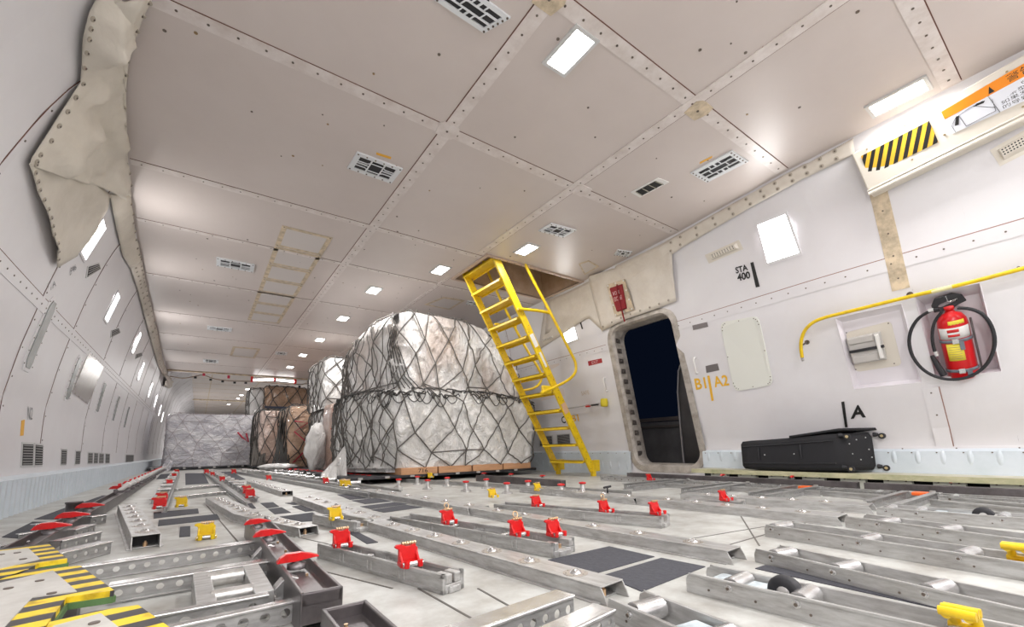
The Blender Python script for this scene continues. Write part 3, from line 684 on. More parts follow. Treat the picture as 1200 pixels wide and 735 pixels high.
# yellow hooks at the right edge
def hook(px, py, z, label, s=1.0, rz=0.0):
    t = thing('tie_down_hook', label, 'hook', GG(px, py, z), rz); S = s
    a = MB()
    for y in (-.02, .02):
        a.tube([(-.05*S, y*S, .055*S), (-.02*S, y*S, .058*S), (.012*S, y*S, .05*S), (.03*S, y*S, .03*S), (.034*S, y*S, .0)], [.010*S, .010*S, .012*S, .012*S, .012*S], 10)
    a.build('arm', yel, t)
    m = MB(); 
    for x in (-.045, -.015, .012): m.cyl((x*S, -.034*S, .062*S if x < 0 else .058*S), (x*S, .034*S, .062*S if x < 0 else .058*S), .011*S, 12)
    m.cyl((.03*S, -.034*S, .012*S), (.03*S, .034*S, .012*S), .010*S, 12); m.build('knuckle', yel, t, bev=.001); MB().box(-.03*S, .045*S, -.03*S, .03*S, -.004, .004).build('base', yel, t, bev=.002); return t
hook(1131, 745, .075, 'chunky yellow tie-down hook at the bottom right of the frame', .68); hook(1196, 661, .06, 'yellow tie-down hook at the right frame edge', .8)
# ---- dark steel guide rails with red caps
def guide(a, b, z, wd, label, z0=.0, name='guide_rail', deep=.022):
    z -= DZ
    d = b-a; L = d.length; rz = math.atan2(d.y, d.x); t = thing(name, label, 'guide rail', (a.x, a.y, 0), rz); h = wd/2; m = MB()
    prof = [(-h, z0), (-h, z), (-h+.008, z), (-h+.012, z-deep), (h-.012, z-deep), (h-.008, z), (h, z), (h, z0), (h-.006, z0), (h-.006, z-deep-.006), (-h+.006, z-deep-.006), (-h+.006, z0)]
    m.prism(prof, 'x', 0, L); m.build('rail', dark, t, bev=.002)
    m = MB(); m.box(0, .012, -h, h, z0+.02, z); m.build('end_plate', dark, t, bev=.003)
    m = MB(); x = .06
    while x < L: m.cyl((x, -.012, z-deep), (x, -.012, z-deep+.006), .004, 6); x += .17
    m.build('screw', brass, t); return t
def gl(p, z): return GG(*p, z)
za = .115
A = (gl((350, 691), za)+gl((407, 692.5), za))/2; B_ = (gl((290, 606), za)+gl((310, 606), za))/2
guide(A, B_, za, .085, 'dark steel guide rail in the left foreground, three red caps on top')
A2 = (gl((381, 712), za)+gl((425, 704), za))/2; D = (A-B_).normalized()
guide(A2+D*.0, A2+D*.5, za, .085, 'dark steel guide rail end at the bottom edge, right of the capped one')
AL0 = gl((24, 640), .1); AL1 = gl((176, 557.5), .1)
guide(Vector((AL0.x, 1.95, 0)), Vector((AL1.x-.02, 9.5, 0)), .1, .085, 'long dark guide rail along the left wall with red caps and white rollers', deep=.03)
guide(Vector((4.0, .1, 0)), Vector((4.0, 1.16, 0)), .1, .06, 'dark guide rail at the foot of the right wall, in front of the ledge')
guide(Vector((4.0, 1.2, 0)), Vector((3.95, 3.3, 0)), .1, .06, 'dark guide rail from the suitcase to the doorway')
guide(Vector((2.74, 3.05, 0)), Vector((2.68, 4.45, 0)), .1, .07, 'dark guide rail in front of the ladder foot and netted pallet')
capP = None
def cap(p, label, s=1.0, rz=0.0, group=None):
    global capP
    if capP is None:
        t = thing('guide_block', label, 'guide block', p, rz, group); m = MB()
        m.prism([(-.062, -.006), (-.052, .010), (-.034, .021), (.010, .021), (.045, .012), (.068, .003), (.066, .000), (.03, -.002), (.0, -.006)], 'y', -.014, .014); m.build('blade', red, t, bev=.0015)
        MB().lathe([(.030, -.03), (.030, -.014), (.016, -.010), (.012, -.004)], 14).build('seat', dark, t); capP = snap(t); t.scale = (s, s, s); return t
    return dup(capP, p, rz, label, group, (s, s, s))
for (px, py), l, s in [((348, 655), 'red guide block nearest the camera on the dark steel rail', .8), ((315, 626), 'second red guide block on the dark foreground rail', .8), ((301, 612.5), 'farthest red guide block on the dark foreground rail, over the box track', .75),
                       ((60, 618), 'left red guide block on the long rail beside the left wall', .95), ((84.5, 605), 'red guide block right of the dark bollard on the long left rail', 1.0), ((105, 593.5), 'third red guide block up the long left rail', 1.0)]:
    cap(GG(px, py, .125 if px > 200 else .115), l, s)
for (px, py), l in [((135, 573), 'small distant red cap on the long left rail'), ((147, 567), 'tiny far red cap on the long left rail')]: cap(Vector((-.555, GG(px, py, .12).y, .095)), l, 1.0)
for (px, py), l in [((847, 557), 'red cap left of the suitcase on the wall foot rail'), ((929, 559), 'red cap right under the suitcase'), ((1115, 565.5), 'red cap on the rail right of the suitcase'),
                    ((567, 555), 'red cap at the netted pallet corner, leftmost on the short dark rail'), ((599, 556), 'middle red cap on the short dark rail before the netted pallet'), ((636, 558), 'red cap before the ladder on the short dark rail')]:
    cap(GG(px, py, .112), l, .55)
p = GG(85, 606, .05); t = thing('bollard', 'short dark round bollard behind the left red caps', 'bollard', (p.x, p.y, .0)); MB().lathe([(.05, 0), (.05, .02), (.04, .03), (.036, .095), (.042, .10), (.04, .11)], 20).build('post', dark, t)
MB().lathe([(.06, 0), (.06, .012)], 20).build('foot', dark, t)
# white angled rollers along the left rail
P0 = None
for i in range(16):
    y = 5.1+i*.42; q = Vector((-.50-.003*i, y, .07))
    if P0 is None:
        t = thing('guide_roller', 'small white roller leaning outward on the long left rail', 'roller', q, 0, 'white rollers on the left rail')
        MB().cyl((-.03, 0, .01), (.03, 0, .07), .02, 12).build('roller', white, t); MB().box(-.06, .04, -.02, .02, -.01, .012).build('bracket', dark, t); MB().cyl((-.04, 0, .05), (-.02, 0, .055), .02, 10).build('cap', red, t); P0 = snap(t)
    else: dup(P0, q)
# ---- cross beams at left
YB = [(75, 665), (322, 628), (100, 690), (345, 655)]
def bm(p, q, label, z=.08, **k): perf_beam(GG(*p, z), GG(*q, z), label, z=z, **k)
bm((88, 665), (302, 634), 'perforated cross beam with a bright flange, farthest of the big three at left', h=.045, d=.017, sp=.036, flip=1, wd=.04)
bm((127, 687), (321, 656.6), 'middle perforated cross beam at left, behind the twin rollers', h=.04, d=.017, sp=.04, flip=1, wd=.045)
bm((150, 727), (315, 696), 'cross beam in front of the twin rollers with a few round holes', h=.045, d=.02, sp=.05, flip=1, z=.085, wd=.02)
bm((185, 738), (347, 703), 'nearest tubular topped perforated beam at the bottom left', h=.045, d=.02, sp=.036, flip=1, wd=.02)
bm((530, 748), (672, 697), 'near perforated beam at the bottom centre, in front of the hollow track end', h=.05, d=.018, sp=.034, flip=1, z=.09)
bm((640, 752), (720, 714), 'second perforated beam at the bottom centre', h=.035, d=.013, sp=.034, flip=1, z=.08)
bm((55, 652), (131, 634), 'short perforated stub beam above the striped plates', h=.045, d=.016, sp=.04)
bm((72, 634), (119, 623), 'second short perforated stub beam left of the ball track', h=.045, d=.016, sp=.04)
bm((88, 621), (112, 614), 'third short stub beam at the left rail', h=.045, d=.016, sp=.04); bm((107, 606), (125, 603), 'fourth and smallest stub beam at the left rail', h=.045, d=.016, sp=.04)
for (a, b), l in zip([((0, 640), (34, 634)), ((22, 626), (60, 621)), ((42, 614.5), (78, 609))], ['nearest', 'second', 'third']): bm(a, b, '%s thin outrigger beam between the left wall and the left rail' % l, h=.03, d=.012, sp=.05, wd=.03)
# short longitudinal rails far left (two bright horizontal bars)
for (a, b), l in zip([((205, 573), (257, 568)), ((207, 582), (265, 576))], ['far', 'near']): bm(a, b, '%s bright cross bar between the two distant tracks' % l, h=.03, d=.01, sp=.06, wd=.04, z=.06)
# twin-roller cassette
zc = .085; q0, q1, q2, q3 = GG(228, 676, zc), GG(286, 664, zc), GG(312, 694, zc), GG(246, 706, zc)
t = thing('roller_cassette', 'roller cassette with two worn silver rollers between cross beams', 'roller cassette', (q3+q2)/2*Vector((1, 1, 0)) if False else ((q3.x+q2.x)/2, q3.y, 0))
for (a, b, w_) in [((226, 672), (230, 709), .038), ((284.5, 663), (299, 695), .04)]:
    A_, B2 = GG(*a, zc), GG(*b, zc); m = MB(); m.hexa([(A_.x, A_.y, .01), (A_.x+w_, A_.y, .01), (B2.x+w_, B2.y, .01), (B2.x, B2.y, .01)], [(A_.x, A_.y, zc-DZ), (A_.x+w_, A_.y, zc-DZ), (B2.x+w_, B2.y, zc-DZ), (B2.x, B2.y, zc-DZ)]); m.build('side_plate', aluw, t, world=True, bev=.002)
for (a, b, r) in [((243, 680), (284, 671), .019), ((247, 701), (296, 691), .017)]:
    A_, B2 = GG(*a, zc-.012), GG(*b, zc-.012); B2.y = A_.y; MB().cyl(A_, B2, r, 20).cyl(A_+Vector((-.012, 0, 0)), B2+Vector((.012, 0, 0)), .006, 8).build('roller', mat('worn_roller', (.82, .82, .81), .28, .75, var=.4, scale=30, col2=(.45, .43, .40)), t, world=True)
# ear shaped brackets
for (px, py), l in [((311, 657), 'ear-shaped cast bracket beside the dark rail, farther one'), ((336, 701), 'ear-shaped cast bracket beside the dark rail, nearer one with a bolt')]:
    p = GG(px, py, .05); t = thing('rail_bracket', l, 'bracket', (p.x, p.y, .004)); m = MB()
    m.prism([(-.05, 0), (-.035, .035), (-.012, .06), (.01, .066), (.028, .058), (.034, .04), (.034, 0)], 'y', -.004, .0); m.prism([(-.05, 0), (-.035, .035), (-.012, .06), (.01, .066), (.028, .058), (.034, .04), (.028, .04), (.02, .052), (.005, .058), (-.012, .052), (-.03, .03), (-.042, 0)], 'y', 0, .035)
    m.build('casting', alub, t, bev=.002); MB().cyl((-.06, -.02, .012), (.0, -.02, .012), .005, 8).cyl((-.03, -.02, .012), (-.024, -.02, .012), .014, 6).build('bolt', alub, t)
# ---- hazard plates
def hz(name):
    m = bpy.data.materials.new(name); m.use_nodes = True; nt = m.node_tree; N = nt.nodes; L = nt.links; b = N['Principled BSDF']; b.inputs['Roughness'].default_value = .5
    tc = N.new('ShaderNodeTexCoord'); mp = N.new('ShaderNodeMapping'); mp.inputs['Rotation'].default_value = (0, 0, math.radians(-103)); L.new(tc.outputs['Object'], mp.inputs[0])
    sx = N.new('ShaderNodeSeparateXYZ'); L.new(mp.outputs[0], sx.inputs[0]); mu = N.new('ShaderNodeMath'); mu.operation = 'MULTIPLY'; mu.inputs[1].default_value = 1/.085; L.new(sx.outputs[0], mu.inputs[0])
    fc = N.new('ShaderNodeMath'); fc.operation = 'FRACT'; L.new(mu.outputs[0], fc.inputs[0]); gt = N.new('ShaderNodeMath'); gt.operation = 'GREATER_THAN'; gt.inputs[1].default_value = .5; L.new(fc.outputs[0], gt.inputs[0])
    nz = N.new('ShaderNodeTexNoise'); nz.inputs['Scale'].default_value = 30; nz.inputs['Detail'].default_value = 8; L.new(tc.outputs['Object'], nz.inputs[0])
    rp = N.new('ShaderNodeValToRGB'); rp.color_ramp.elements[0].position = .3; rp.color_ramp.elements[1].position = .5; rp.color_ramp.elements[0].color = (.5, .33, .01, 1); rp.color_ramp.elements[1].color = (.85, .62, .02, 1); L.new(nz.outputs[0], rp.inputs[0])
    mx = N.new('ShaderNodeMix'); mx.data_type = 'RGBA'; mx.inputs[6].default_value = (.045, .042, .045, 1); L.new(gt.outputs[0], mx.inputs[0]); L.new(rp.outputs[0], mx.inputs[7]); L.new(mx.outputs[2], b.inputs['Base Color']); return m
hz_m = hz('hazard_stripes'); plate_m = mat('worn_white_plate', (.60, .59, .56), .55, var=.35, scale=9, col2=(.40, .38, .35))
ZP = .09
def hplate(outer, inner, label):
    O = [G(*p, ZP) for p in outer]; t = thing('striped_plate', label, 'walkway plate', (O[0].x, O[0].y, 0)); T = .012
    MB().hexa([(p.x, p.y, ZP-T) for p in O], [(p.x, p.y, ZP) for p in O]).build('striped_edge', hz_m, t, world=True)
    I = [G(*p, ZP) for p in inner]; m = MB(); m.hexa([(p.x, p.y, ZP) for p in I], [(p.x, p.y, ZP+.002) for p in I])
    c = sum(I, Vector())/len(I)
    for k in range(4): q = c+(I[k % len(I)]-c)*.55; m.cyl((q.x, q.y, ZP+.002), (q.x, q.y, ZP+.004), .008, 10, 1)
    m.build('plate_top', [plate_m, scr_m], t, world=True)
    m = MB()
    for a, b in zip(O, O[1:]):
        n = Vector((-(b-a).y, (b-a).x, 0)).normalized()*.004; m.hexa([a-n-Vector((0, 0, .025)), b-n-Vector((0, 0, .025)), b+n-Vector((0, 0, .025)), a+n-Vector((0, 0, .025))], [a-n-Vector((0, 0, T)), b-n-Vector((0, 0, T)), b+n-Vector((0, 0, T)), a+n-Vector((0, 0, T))])
    m.build('green_rim', green_m, t, world=True)
    m = MB(); q = c+(O[len(O)//2]-c)*.5; m.box(q.x-.02, q.x+.02, q.y-.02, q.y+.02, 0, ZP-T); q = c+(O[1]-c)*.5; m.box(q.x-.02, q.x+.02, q.y-.02, q.y+.02, 0, ZP-T); m.build('support', dark, t, world=True)
hplate([(-40, 650), (0, 643), (57, 637), (79, 655), (46, 660), (22, 673), (0, 678), (-40, 690)], [(-38, 655), (0, 646.5), (33, 643), (47, 656), (0, 667), (-38, 684)], 'farthest of the three striped walkway plates at the left edge')
hplate([(-40, 690), (0, 679), (30, 668), (94, 663), (134, 692), (78, 700), (62, 722), (45, 745), (-20, 790)], [(-36, 694), (0, 684), (62, 669.5), (90, 694), (38, 701), (6, 735), (-20, 760)], 'middle striped walkway plate with a green rim at the left edge')
hplate([(58, 729), (112, 716), (162, 709), (203, 738), (160, 790), (20, 790)], [(62, 735), (118, 720), (150, 745), (120, 780), (40, 780)], 'nearest striped walkway plate in the bottom left corner')
# ---- distant rails
def far_rail(p, q, label, z=.07, wd=.03, mt=None):
    a, b = GG(*p, z), GG(*q, z); z -= DZ; d = b-a; rz = math.atan2(d.y, d.x); t = thing('track_rail', label, 'track rail', (a.x, a.y, 0), rz); L = d.length
    m = MB(); m.box(0, L, -wd/2, wd/2, z-.008, z); m.box(0, L, -.003, .003, 0, z); m.box(0, L, -wd/2, wd/2, 0, .006); m.build('rail', mt or alu, t); return t
for p, q, l, mt in [((193, 594), (209.5, 554), 'right rail of the left distant track', alu), ((178, 585), (202, 555), 'left rail of the left distant track', alu), ((290, 588), (239, 552.5), 'left rail of the right distant track', alu), ((302, 583), (248, 552), 'right rail of the right distant track', alu),
                ((432, 578), (276, 552.5), 'left rail of the far middle track', alu), ((440, 573), (290, 552), 'right rail of the far middle track', alu), ((395, 566), (300, 550.5), 'far bright rail in front of the brown loads', aluw), ((470, 574), (320, 551), 'far rail ending near the red topped posts', aluw),
                ((150, 574), (178, 556), 'bright far rail right of the long left guide rail', aluw), ((740, 575), (470, 561), 'low rail behind the red topped posts', aluw), ((960, 575), (760, 565), 'low bright rail in front of the doorway', aluw), ((1035, 580), (965, 574.5), 'short bright rail below the suitcase', aluw), ((1205, 591), (1098, 580.5), 'bright rail behind the orange tipped frame', aluw), ((1205, 596), (1090, 585), 'second bright rail behind the orange tipped frame', aluw)]:
    far_rail(p, q, l, mt=mt)
RP = None
def far_roller(q, label, group):
    global RP
    if RP is None:
        t = thing('track_roller', label, 'roller', q, 0, group); MB().cyl((-.05, 0, .05), (.05, 0, .05), .02, 12).build('roller', alub, t); MB().box(-.055, .055, -.006, .006, 0, .05).build('bracket', aluw, t); RP = snap(t); return t
    return dup(RP, q, 0, label, group)
for a, b, n, g in [((190, 583), (206, 555), 9, 'rollers of the left distant track'), ((290, 579), (246, 553), 12, 'rollers of the right distant track'), ((425, 573), (285, 553), 16, 'rollers of the far middle track'), ((395, 564.5), (306, 551.5), 14, 'rollers before the brown loads')]:
    A_, B2 = GG(*a, .03), GG(*b, .03)
    for i in range(n): q = A_+(B2-A_)*((i+.5)/n); far_roller(Vector((q.x, q.y, .0)), 'small bright '+g.replace('rollers', 'roller'), g)
# posts with red tops
PT = None
def post(q, label, group):
    global PT
    if PT is None:
        t = thing('lock_post', label, 'post', q, 0, group); MB().lathe([(.05, 0), (.045, .012), (.02, .02), (.02, .075)], 14).build('post', aluw, t); MB().lathe([(.022, .075), (.03, .08), (.028, .09), (.001, .094)], 14).build('cap', red, t); PT = snap(t); return t
    return dup(PT, q, 0, label, group)
for (px, py) in [(467, 572), (501, 573.5), (546, 576), (594, 578.5), (658, 581), (489, 568), (524, 570), (570, 572.5), (619, 575.5), (683, 578.5)]:
    q = GG(px, py, .03); q.z = 0; post(q, 'short grey post with a red round top, in the double row before the netted load', 'red topped posts before the netted load')
for i in range(22):
    q = GG(410-i*4.9, 563-i*.56, .03); q.z = 0; post(q, 'tiny post with a red top in the far row beside the brown loads', 'far row of red topped posts')
for i in range(18):
    q = GG(432-i*6.6, 566-i*.72, .03); q.z = 0; post(q, 'tiny red topped post in the second far row left of the first', 'second far row of red topped posts')
# perforated frames in front of the right wall
for i, (y, l) in enumerate([(.73, 'nearest, with an orange tip'), (1.37, 'below the suitcase'), (1.87, 'left of the suitcase'), (2.42, 'below the doorway')]):
    t = thing('low_cross_beam', 'low perforated cross frame before the right wall, '+l, 'cross frame', (2.95, y, 0))
    for k, dx in ((0, 0), (.14, .05)):
        m = MB(); perf_plate(m, dx, .78, .004, .046, k, .003, .012, 26, zc=.026); m.box(dx, .78, k-.012, k+.02, .046, .05); m.box(dx, .78, k, k+.02, .0, .004); m.build('web', alu, t)
    MB().box(.78, .84, -.02, .17, 0, .045).cyl((.81, .02, .045), (.81, .02, .055), .015, 10).build('end_block', aluw, t, bev=.003)
    if i in (0, 1): MB().box(.70, .78, .03, .10, .03, .05).build('tip', orange, t, bev=.004)
for i, (y0, y1, l) in enumerate([(.15, .70, 'nearest'), (.92, 1.33, 'second'), (1.55, 1.83, 'third'), (2.05, 2.38, 'fourth'), (2.6, 3.4, 'farthest')]):
    t = thing('edge_tray', 'low riveted edge tray beside the perforated frames, %s along the wall' % l, 'edge tray', (3.6, y0, 0)); m = MB(); L = y1-y0
    for dx in (0, .12): m.box(dx, dx+.005, 0, L, 0, .046); m.box(dx-.008, dx+.014, 0, L, .042, .046)
    q = .05
    while q < L: m.cyl((-.003, q, .025), (.001, q, .025), .006, 8, 1); q += .09
    m.build('side_wall', [aluw, scr_m], t); MB().box(.005, .12, 0, L, 0, .01).build('bed', alu, t); MB().cyl((.01, .08, .03), (.115, .08, .03), .02, 14).cyl((.01, L-.06, .03), (.115, L-.06, .03), .02, 14).build('roller', alub, t)
# T handle and floor channels
p = GG(712, 578, .07); t = thing('t_handle', 'small black T shaped handle between the ball tracks', 'handle', (p.x, p.y, .03)); MB().cyl((0, 0, 0), (0, 0, .05), .006, 8).build('stem', black, t); MB().cyl((-.035, 0, .05), (.035, 0, .055), .008, 8).build('grip', black, t)
m = MB()      # seam lines of the floor panels
for a, b in [((240, 590), (300, 660)), ((560, 690), (640, 735)), ((490, 690), (570, 735)), ((160, 590), (140, 600)), ((435, 560), (300, 552)), ((460, 655), (350, 630)), ((890, 640), (840, 560)), ((850, 640), (990, 600)), ((300, 650), (460, 690)), ((940, 610), (760, 640))]:
    A_, B2 = GG(*a), GG(*b); d = (B2-A_).normalized(); n = Vector((-d.y, d.x, 0))*.003; m.hexa([A_-n, B2-n, B2+n, A_+n], [v+Vector((0, 0, .0012)) for v in (A_-n, B2-n, B2+n, A_+n)])
trim(m, mat('floor_seam', (.12, .11, .10), .8))
# ------------------------------------------------------------------ CEILING ITEMS
def C(px, py): return G(px, py, HC)
def vent(q, label, big=False, plate=False):
    P = [C(*p) for p in q]; o = sum(P, Vector())/4; t = thing('ceiling_vent', label, 'vent', (o.x, o.y, HC))
    u = (P[1]-P[0]); v = (P[3]-P[0]); L = u.length; W = v.length; u.normalize(); v.normalize()
    def R(a0, a1, b0, b1, z0, z1):
        return [P[0]+u*a+v*b+Vector((0, 0, z)) for z in (z0, z1) for a, b in ((a0, b0), (a1, b0), (a1, b1), (a0, b1))]
    def bx(m, *a, mi=0): r = R(*a); m.hexa(r[:4], r[4:], mi)
    m = MB(); bx(m, .01, L-.01, .01, W-.01, -.004, -.001); bk = m.build('backing', mat('vent_dark', (.035, .033, .035), .7), t, world=True)
    m = MB(); e = min(L, W)*.16
    for a in ((0, L, 0, e), (0, L, W-e, W), (0, e, e, W-e), (L-e, L, e, W-e)): bx(m, *a, -.012, 0)
    big = L > .5
    for b in (e*.4, W-e*.4):
        for i in range(6): p = P[0]+u*(e*.4+(L-e*.8)*i/5)+v*b; m.cyl((p.x, p.y, HC-.016), (p.x, p.y, HC-.012), .006, 6, 1)
    m.build('frame', [mat('vent_white', (.70, .72, .74), .4), scr_m], t, world=True)
    m = MB(); bx(m, e, L*.36, W*.48, W*.52, -.012, -.006); bx(m, L*.64, L-e, W*.48, W*.52, -.012, -.006)
    for f in (.36, .64): bx(m, L*f-.0045, L*f+.0045, e, W-e, -.014, -.006)
    m.tube([P[0]+u*(e+(L-2*e)*k/12)+v*(W*(.3 if 4 <= k <= 8 else .38))+Vector((0, 0, -.012)) for k in range(13)], .004, 6)
    m.tube([P[0]+u*(e+(L-2*e)*k/12)+v*(W*(.7 if 4 <= k <= 8 else .62))+Vector((0, 0, -.012)) for k in range(13)], .004, 6)
    m.build('grille', MATS['vent_white'], t, world=True)
    c = o+Vector((0, 0, -.004)); MB().cyl((c.x, c.y, HC-.009), (c.x, c.y, HC-.004), W*.28, 16).build('nozzle', black, bk, world=True)
vent([(508, -3), (540, -24), (600, -6), (567, 37)], 'largest white ceiling vent grille, cut by the top edge of the frame')
vent([(418.5, 177), (472, 197), (459, 215), (407, 196)], 'white ceiling vent with an orange tag, left of centre')
vent([(858, 175.5), (877, 188), (828, 214), (809, 202)], 'white ceiling vent with an orange tag, above the square wall lamp')
vent([(646, 261), (675.5, 269), (662, 281.6), (631, 270)], 'white ceiling vent just before the ladder hatch')
vent([(253.6, 301), (298.6, 309.7), (294.8, 318), (253.6, 310.5)], 'white ceiling vent left of the row of taped panels')
vent([(243, 381.7), (272, 384.8), (270, 388.5), (242.6, 385.8)], 'small ceiling vent below the row of taped panels, nearer one')
vent([(238, 420.5), (256.6, 422), (256, 425), (238, 424)], 'smallest ceiling vent at far left before the step')
vent([(323, 411.8), (337, 413), (335, 416.6), (322, 415)], 'small distant ceiling vent left of the lamps')
vent([(724, 292), (741, 294.5), (735, 302), (719, 298)], 'little ceiling vent right of the ladder hatch, near the wall')
vent([(548, 352), (568, 355), (565, 359), (546, 356)], 'dark little ceiling vent beside the ladder behind the netted load')
vent([(392, 417), (402, 418), (401, 420.5), (391, 419.5)], 'far ceiling vent above the tall white load')
def tagc(q, label):
    P = [C(*p) for p in q]; m = MB(); m.hexa(P, [p-Vector((0, 0, .002)) for p in P]); tag(m.build('ceiling_tag', mat('orange_tag', (.80, .42, .04), .5)), label, 'tag')
tagc([(441, 178.5), (458.5, 184), (458, 186.5), (441, 181)], 'orange tag beside the left ceiling vent'); tagc([(820, 190), (835, 182.5), (834, 185), (820, 192)], 'orange tag beside the ceiling vent above the wall lamp')
def louver(q, label):
    P = [C(*p) for p in q]; o = sum(P, Vector())/4; t = thing('air_louver', label, 'louver', (o.x, o.y, HC)); m = MB(); m.hexa(P, [p-Vector((0, 0, .006)) for p in P]); m.build('plate', white, t, world=True)
    m = MB(); I = inset(P, .28); m.hexa([p-Vector((0, 0, .006)) for p in I], [p-Vector((0, 0, .009)) for p in I]); m.build('slot', darkhole, t, world=True)
    m = MB()
    for k in range(4): a = bil(I, 0, k/3); b = bil(I, 1, k/3); m.cyl(a-Vector((0, 0, .012)), b-Vector((0, 0, .012)), .004, 6)
    m.build('blade', mat('olive_metal', (.32, .30, .24), .5, .3), t, world=True)
louver([(771, 208), (784, 213), (750, 231), (739, 225)], 'slim louvred air outlet in the ceiling left of the orange tagged vent')
# row of seven taped panels
q = [C(334, 264), C(393.8, 279), C(325, 379), C(288, 375)]
x0, x1 = (q[0].x+q[3].x)/2, (q[1].x+q[2].x)/2; y0, y1 = (q[0].y+q[1].y)/2, (q[2].y+q[3].y)/2
for i in range(7):
    a = y0+(y1-y0)*i/7; b = y0+(y1-y0)*(i+1)/7; t = thing('taped_panel', 'square ceiling panel edged with beige tape, %s of the row of seven' % ['first and largest', 'second', 'third', 'fourth', 'fifth', 'sixth', 'seventh and farthest'][i], 'ceiling panel', ((x0+x1)/2, (a+b)/2, HC), group='taped ceiling panels')
    e = .045; m = MB(); g = .012
    for r in ((x0, x1, a+g, a+g+e), (x0, x1, b-g-e, b-g), (x0, x0+e, a+g+e, b-g-e), (x1-e, x1, a+g+e, b-g-e)): m.box(*r, HC-.004, HC-.0005)
    for cx in (x0+.02, x1-.02):
        for cy in (a+g+.02, b-g-.02): m.cyl((cx, cy, HC-.007), (cx, cy, HC-.004), .006, 6, 1)
    m.build('tape_border', [tape_m, scr_m], t, world=True); MB().box(x0+e, x1-e, a+g+e, b-g-e, HC-.003, HC-.0005).build('panel', mat('panel_grey', (.60, .56, .54), .5), t, world=True)
def cpanel(q, label, holes=False):
    P = [C(*p) for p in q]; t = thing('access_panel', label, 'access panel', (P[0].x, P[0].y, HC)); MB().hexa(P, [p-Vector((0, 0, .004)) for p in P]).build('border', tape_m, t, world=True); I = inset(P, .2)
    MB().hexa([p-Vector((0, 0, .004)) for p in I], [p-Vector((0, 0, .006)) for p in I]).build('panel', MATS['panel_grey'] if not holes else tape_m, t, world=True)
cpanel([(273, 406), (305.4, 408.8), (298.6, 420), (269, 417)], 'small pale square ceiling panel beyond the taped row')
cpanel([(678, 309), (690, 305), (702, 312), (685, 322)], 'small beige ceiling plate at the right of the ladder hatch'); cpanel([(497, 357), (520, 348), (545, 352), (527, 363)], 'square taped ceiling panel just left of the ladder hatch')
# ------------------------------------------------------------------ cloth trims and curtain
def clothgrid(fn, nu, nv, name, label, cat, seed=0, amp=.015, kind=None, grom=None, mt=None):
    m = MB()
    def S(u, v):
        p, n = fn(u, v); k = noise.noise(p*3.2+Vector((seed, 0, 0)))*amp*1.3+noise.noise(Vector((p.x*9+p.z*6, p.y*4, p.z*3)))*amp*.7+abs(noise.noise(Vector((p.x*7-p.z*5, p.y*12, p.z*5))))*amp*.6; ed = min(1, 5*min(v, 1-v)); return p+n*(max(k, -amp*.5)*ed+amp*.6*ed+.004)
    m.grid(S, nu, nv)
    if grom:
        for u, v in grom: p, n = fn(u, v); q = S(u, v); m.cyl(q, q+n*.004, .013, 10, 1); m.cyl(q+n*.004, q+n*.006, .006, 8, 2)
    o = m.build(name, [mt or cloth_m, mat('grommet', (.45, .40, .33), .5), scr_m], sol=.005); 
    return tag(o, label, cat) if not kind else struct(o)
def poly_u(pts, u):
    n = len(pts)-1; k = min(n-1, int(u*n)); f = u*n-k; return (pts[k][0]*(1-f)+pts[k+1][0]*f, pts[k][1]*(1-f)+pts[k+1][1]*f)
def wallfn(top, bot, side, off=.01):
    def fn(u, v):
        a = poly_u(top, u); b = poly_u(bot, u); p = (a[0]*(1-v)+b[0]*v, a[1]*(1-v)+b[1]*v); q = WP(p[0], p[1], side)
        if q.z > HC-.01:
            q = C(*p); n = Vector((0, 0, -1))
        else: n = wn(side, q.y, q.z)
        return q+n*off, n
    return fn
# right corner cloth strip, in two lengths
fn = wallfn([(645, 352), (700, 326), (760, 295), (800, 272), (870, 232), (935, 196), (1000, 160)], [(640, 392), (700, 355), (760, 318), (800, 290), (880, 243), (940, 210), (1003, 180)], 1)
clothgrid(fn, 60, 8, 'corner_cloth', 'pale laced cloth strip covering the corner between ceiling and right wall', 'cloth', 3, .014, grom=[(.45+i*.045, .75) for i in range(12)]+[(.45+i*.045, .25) for i in range(12)])
fn = wallfn([(690, 322), (720, 312), (755, 296), (788, 280)], [(707, 388), (735, 374), (765, 364), (794, 353)], 1, .02)
clothgrid(fn, 24, 12, 'cloth_flap', 'cream cloth flap hanging above the open doorway', 'cloth', 8, .010, grom=[(i/8+.03, .94) for i in range(8)])
fn = wallfn([(640, 352), (660, 345), (690, 330), (707, 322)], [(632, 410), (660, 392), (690, 372), (707, 388)], 1, .008)
clothgrid(fn, 16, 8, 'corner_cloth', 'loose cream cloth between the ladder hatch and the doorway flap', 'cloth', 5, .012)
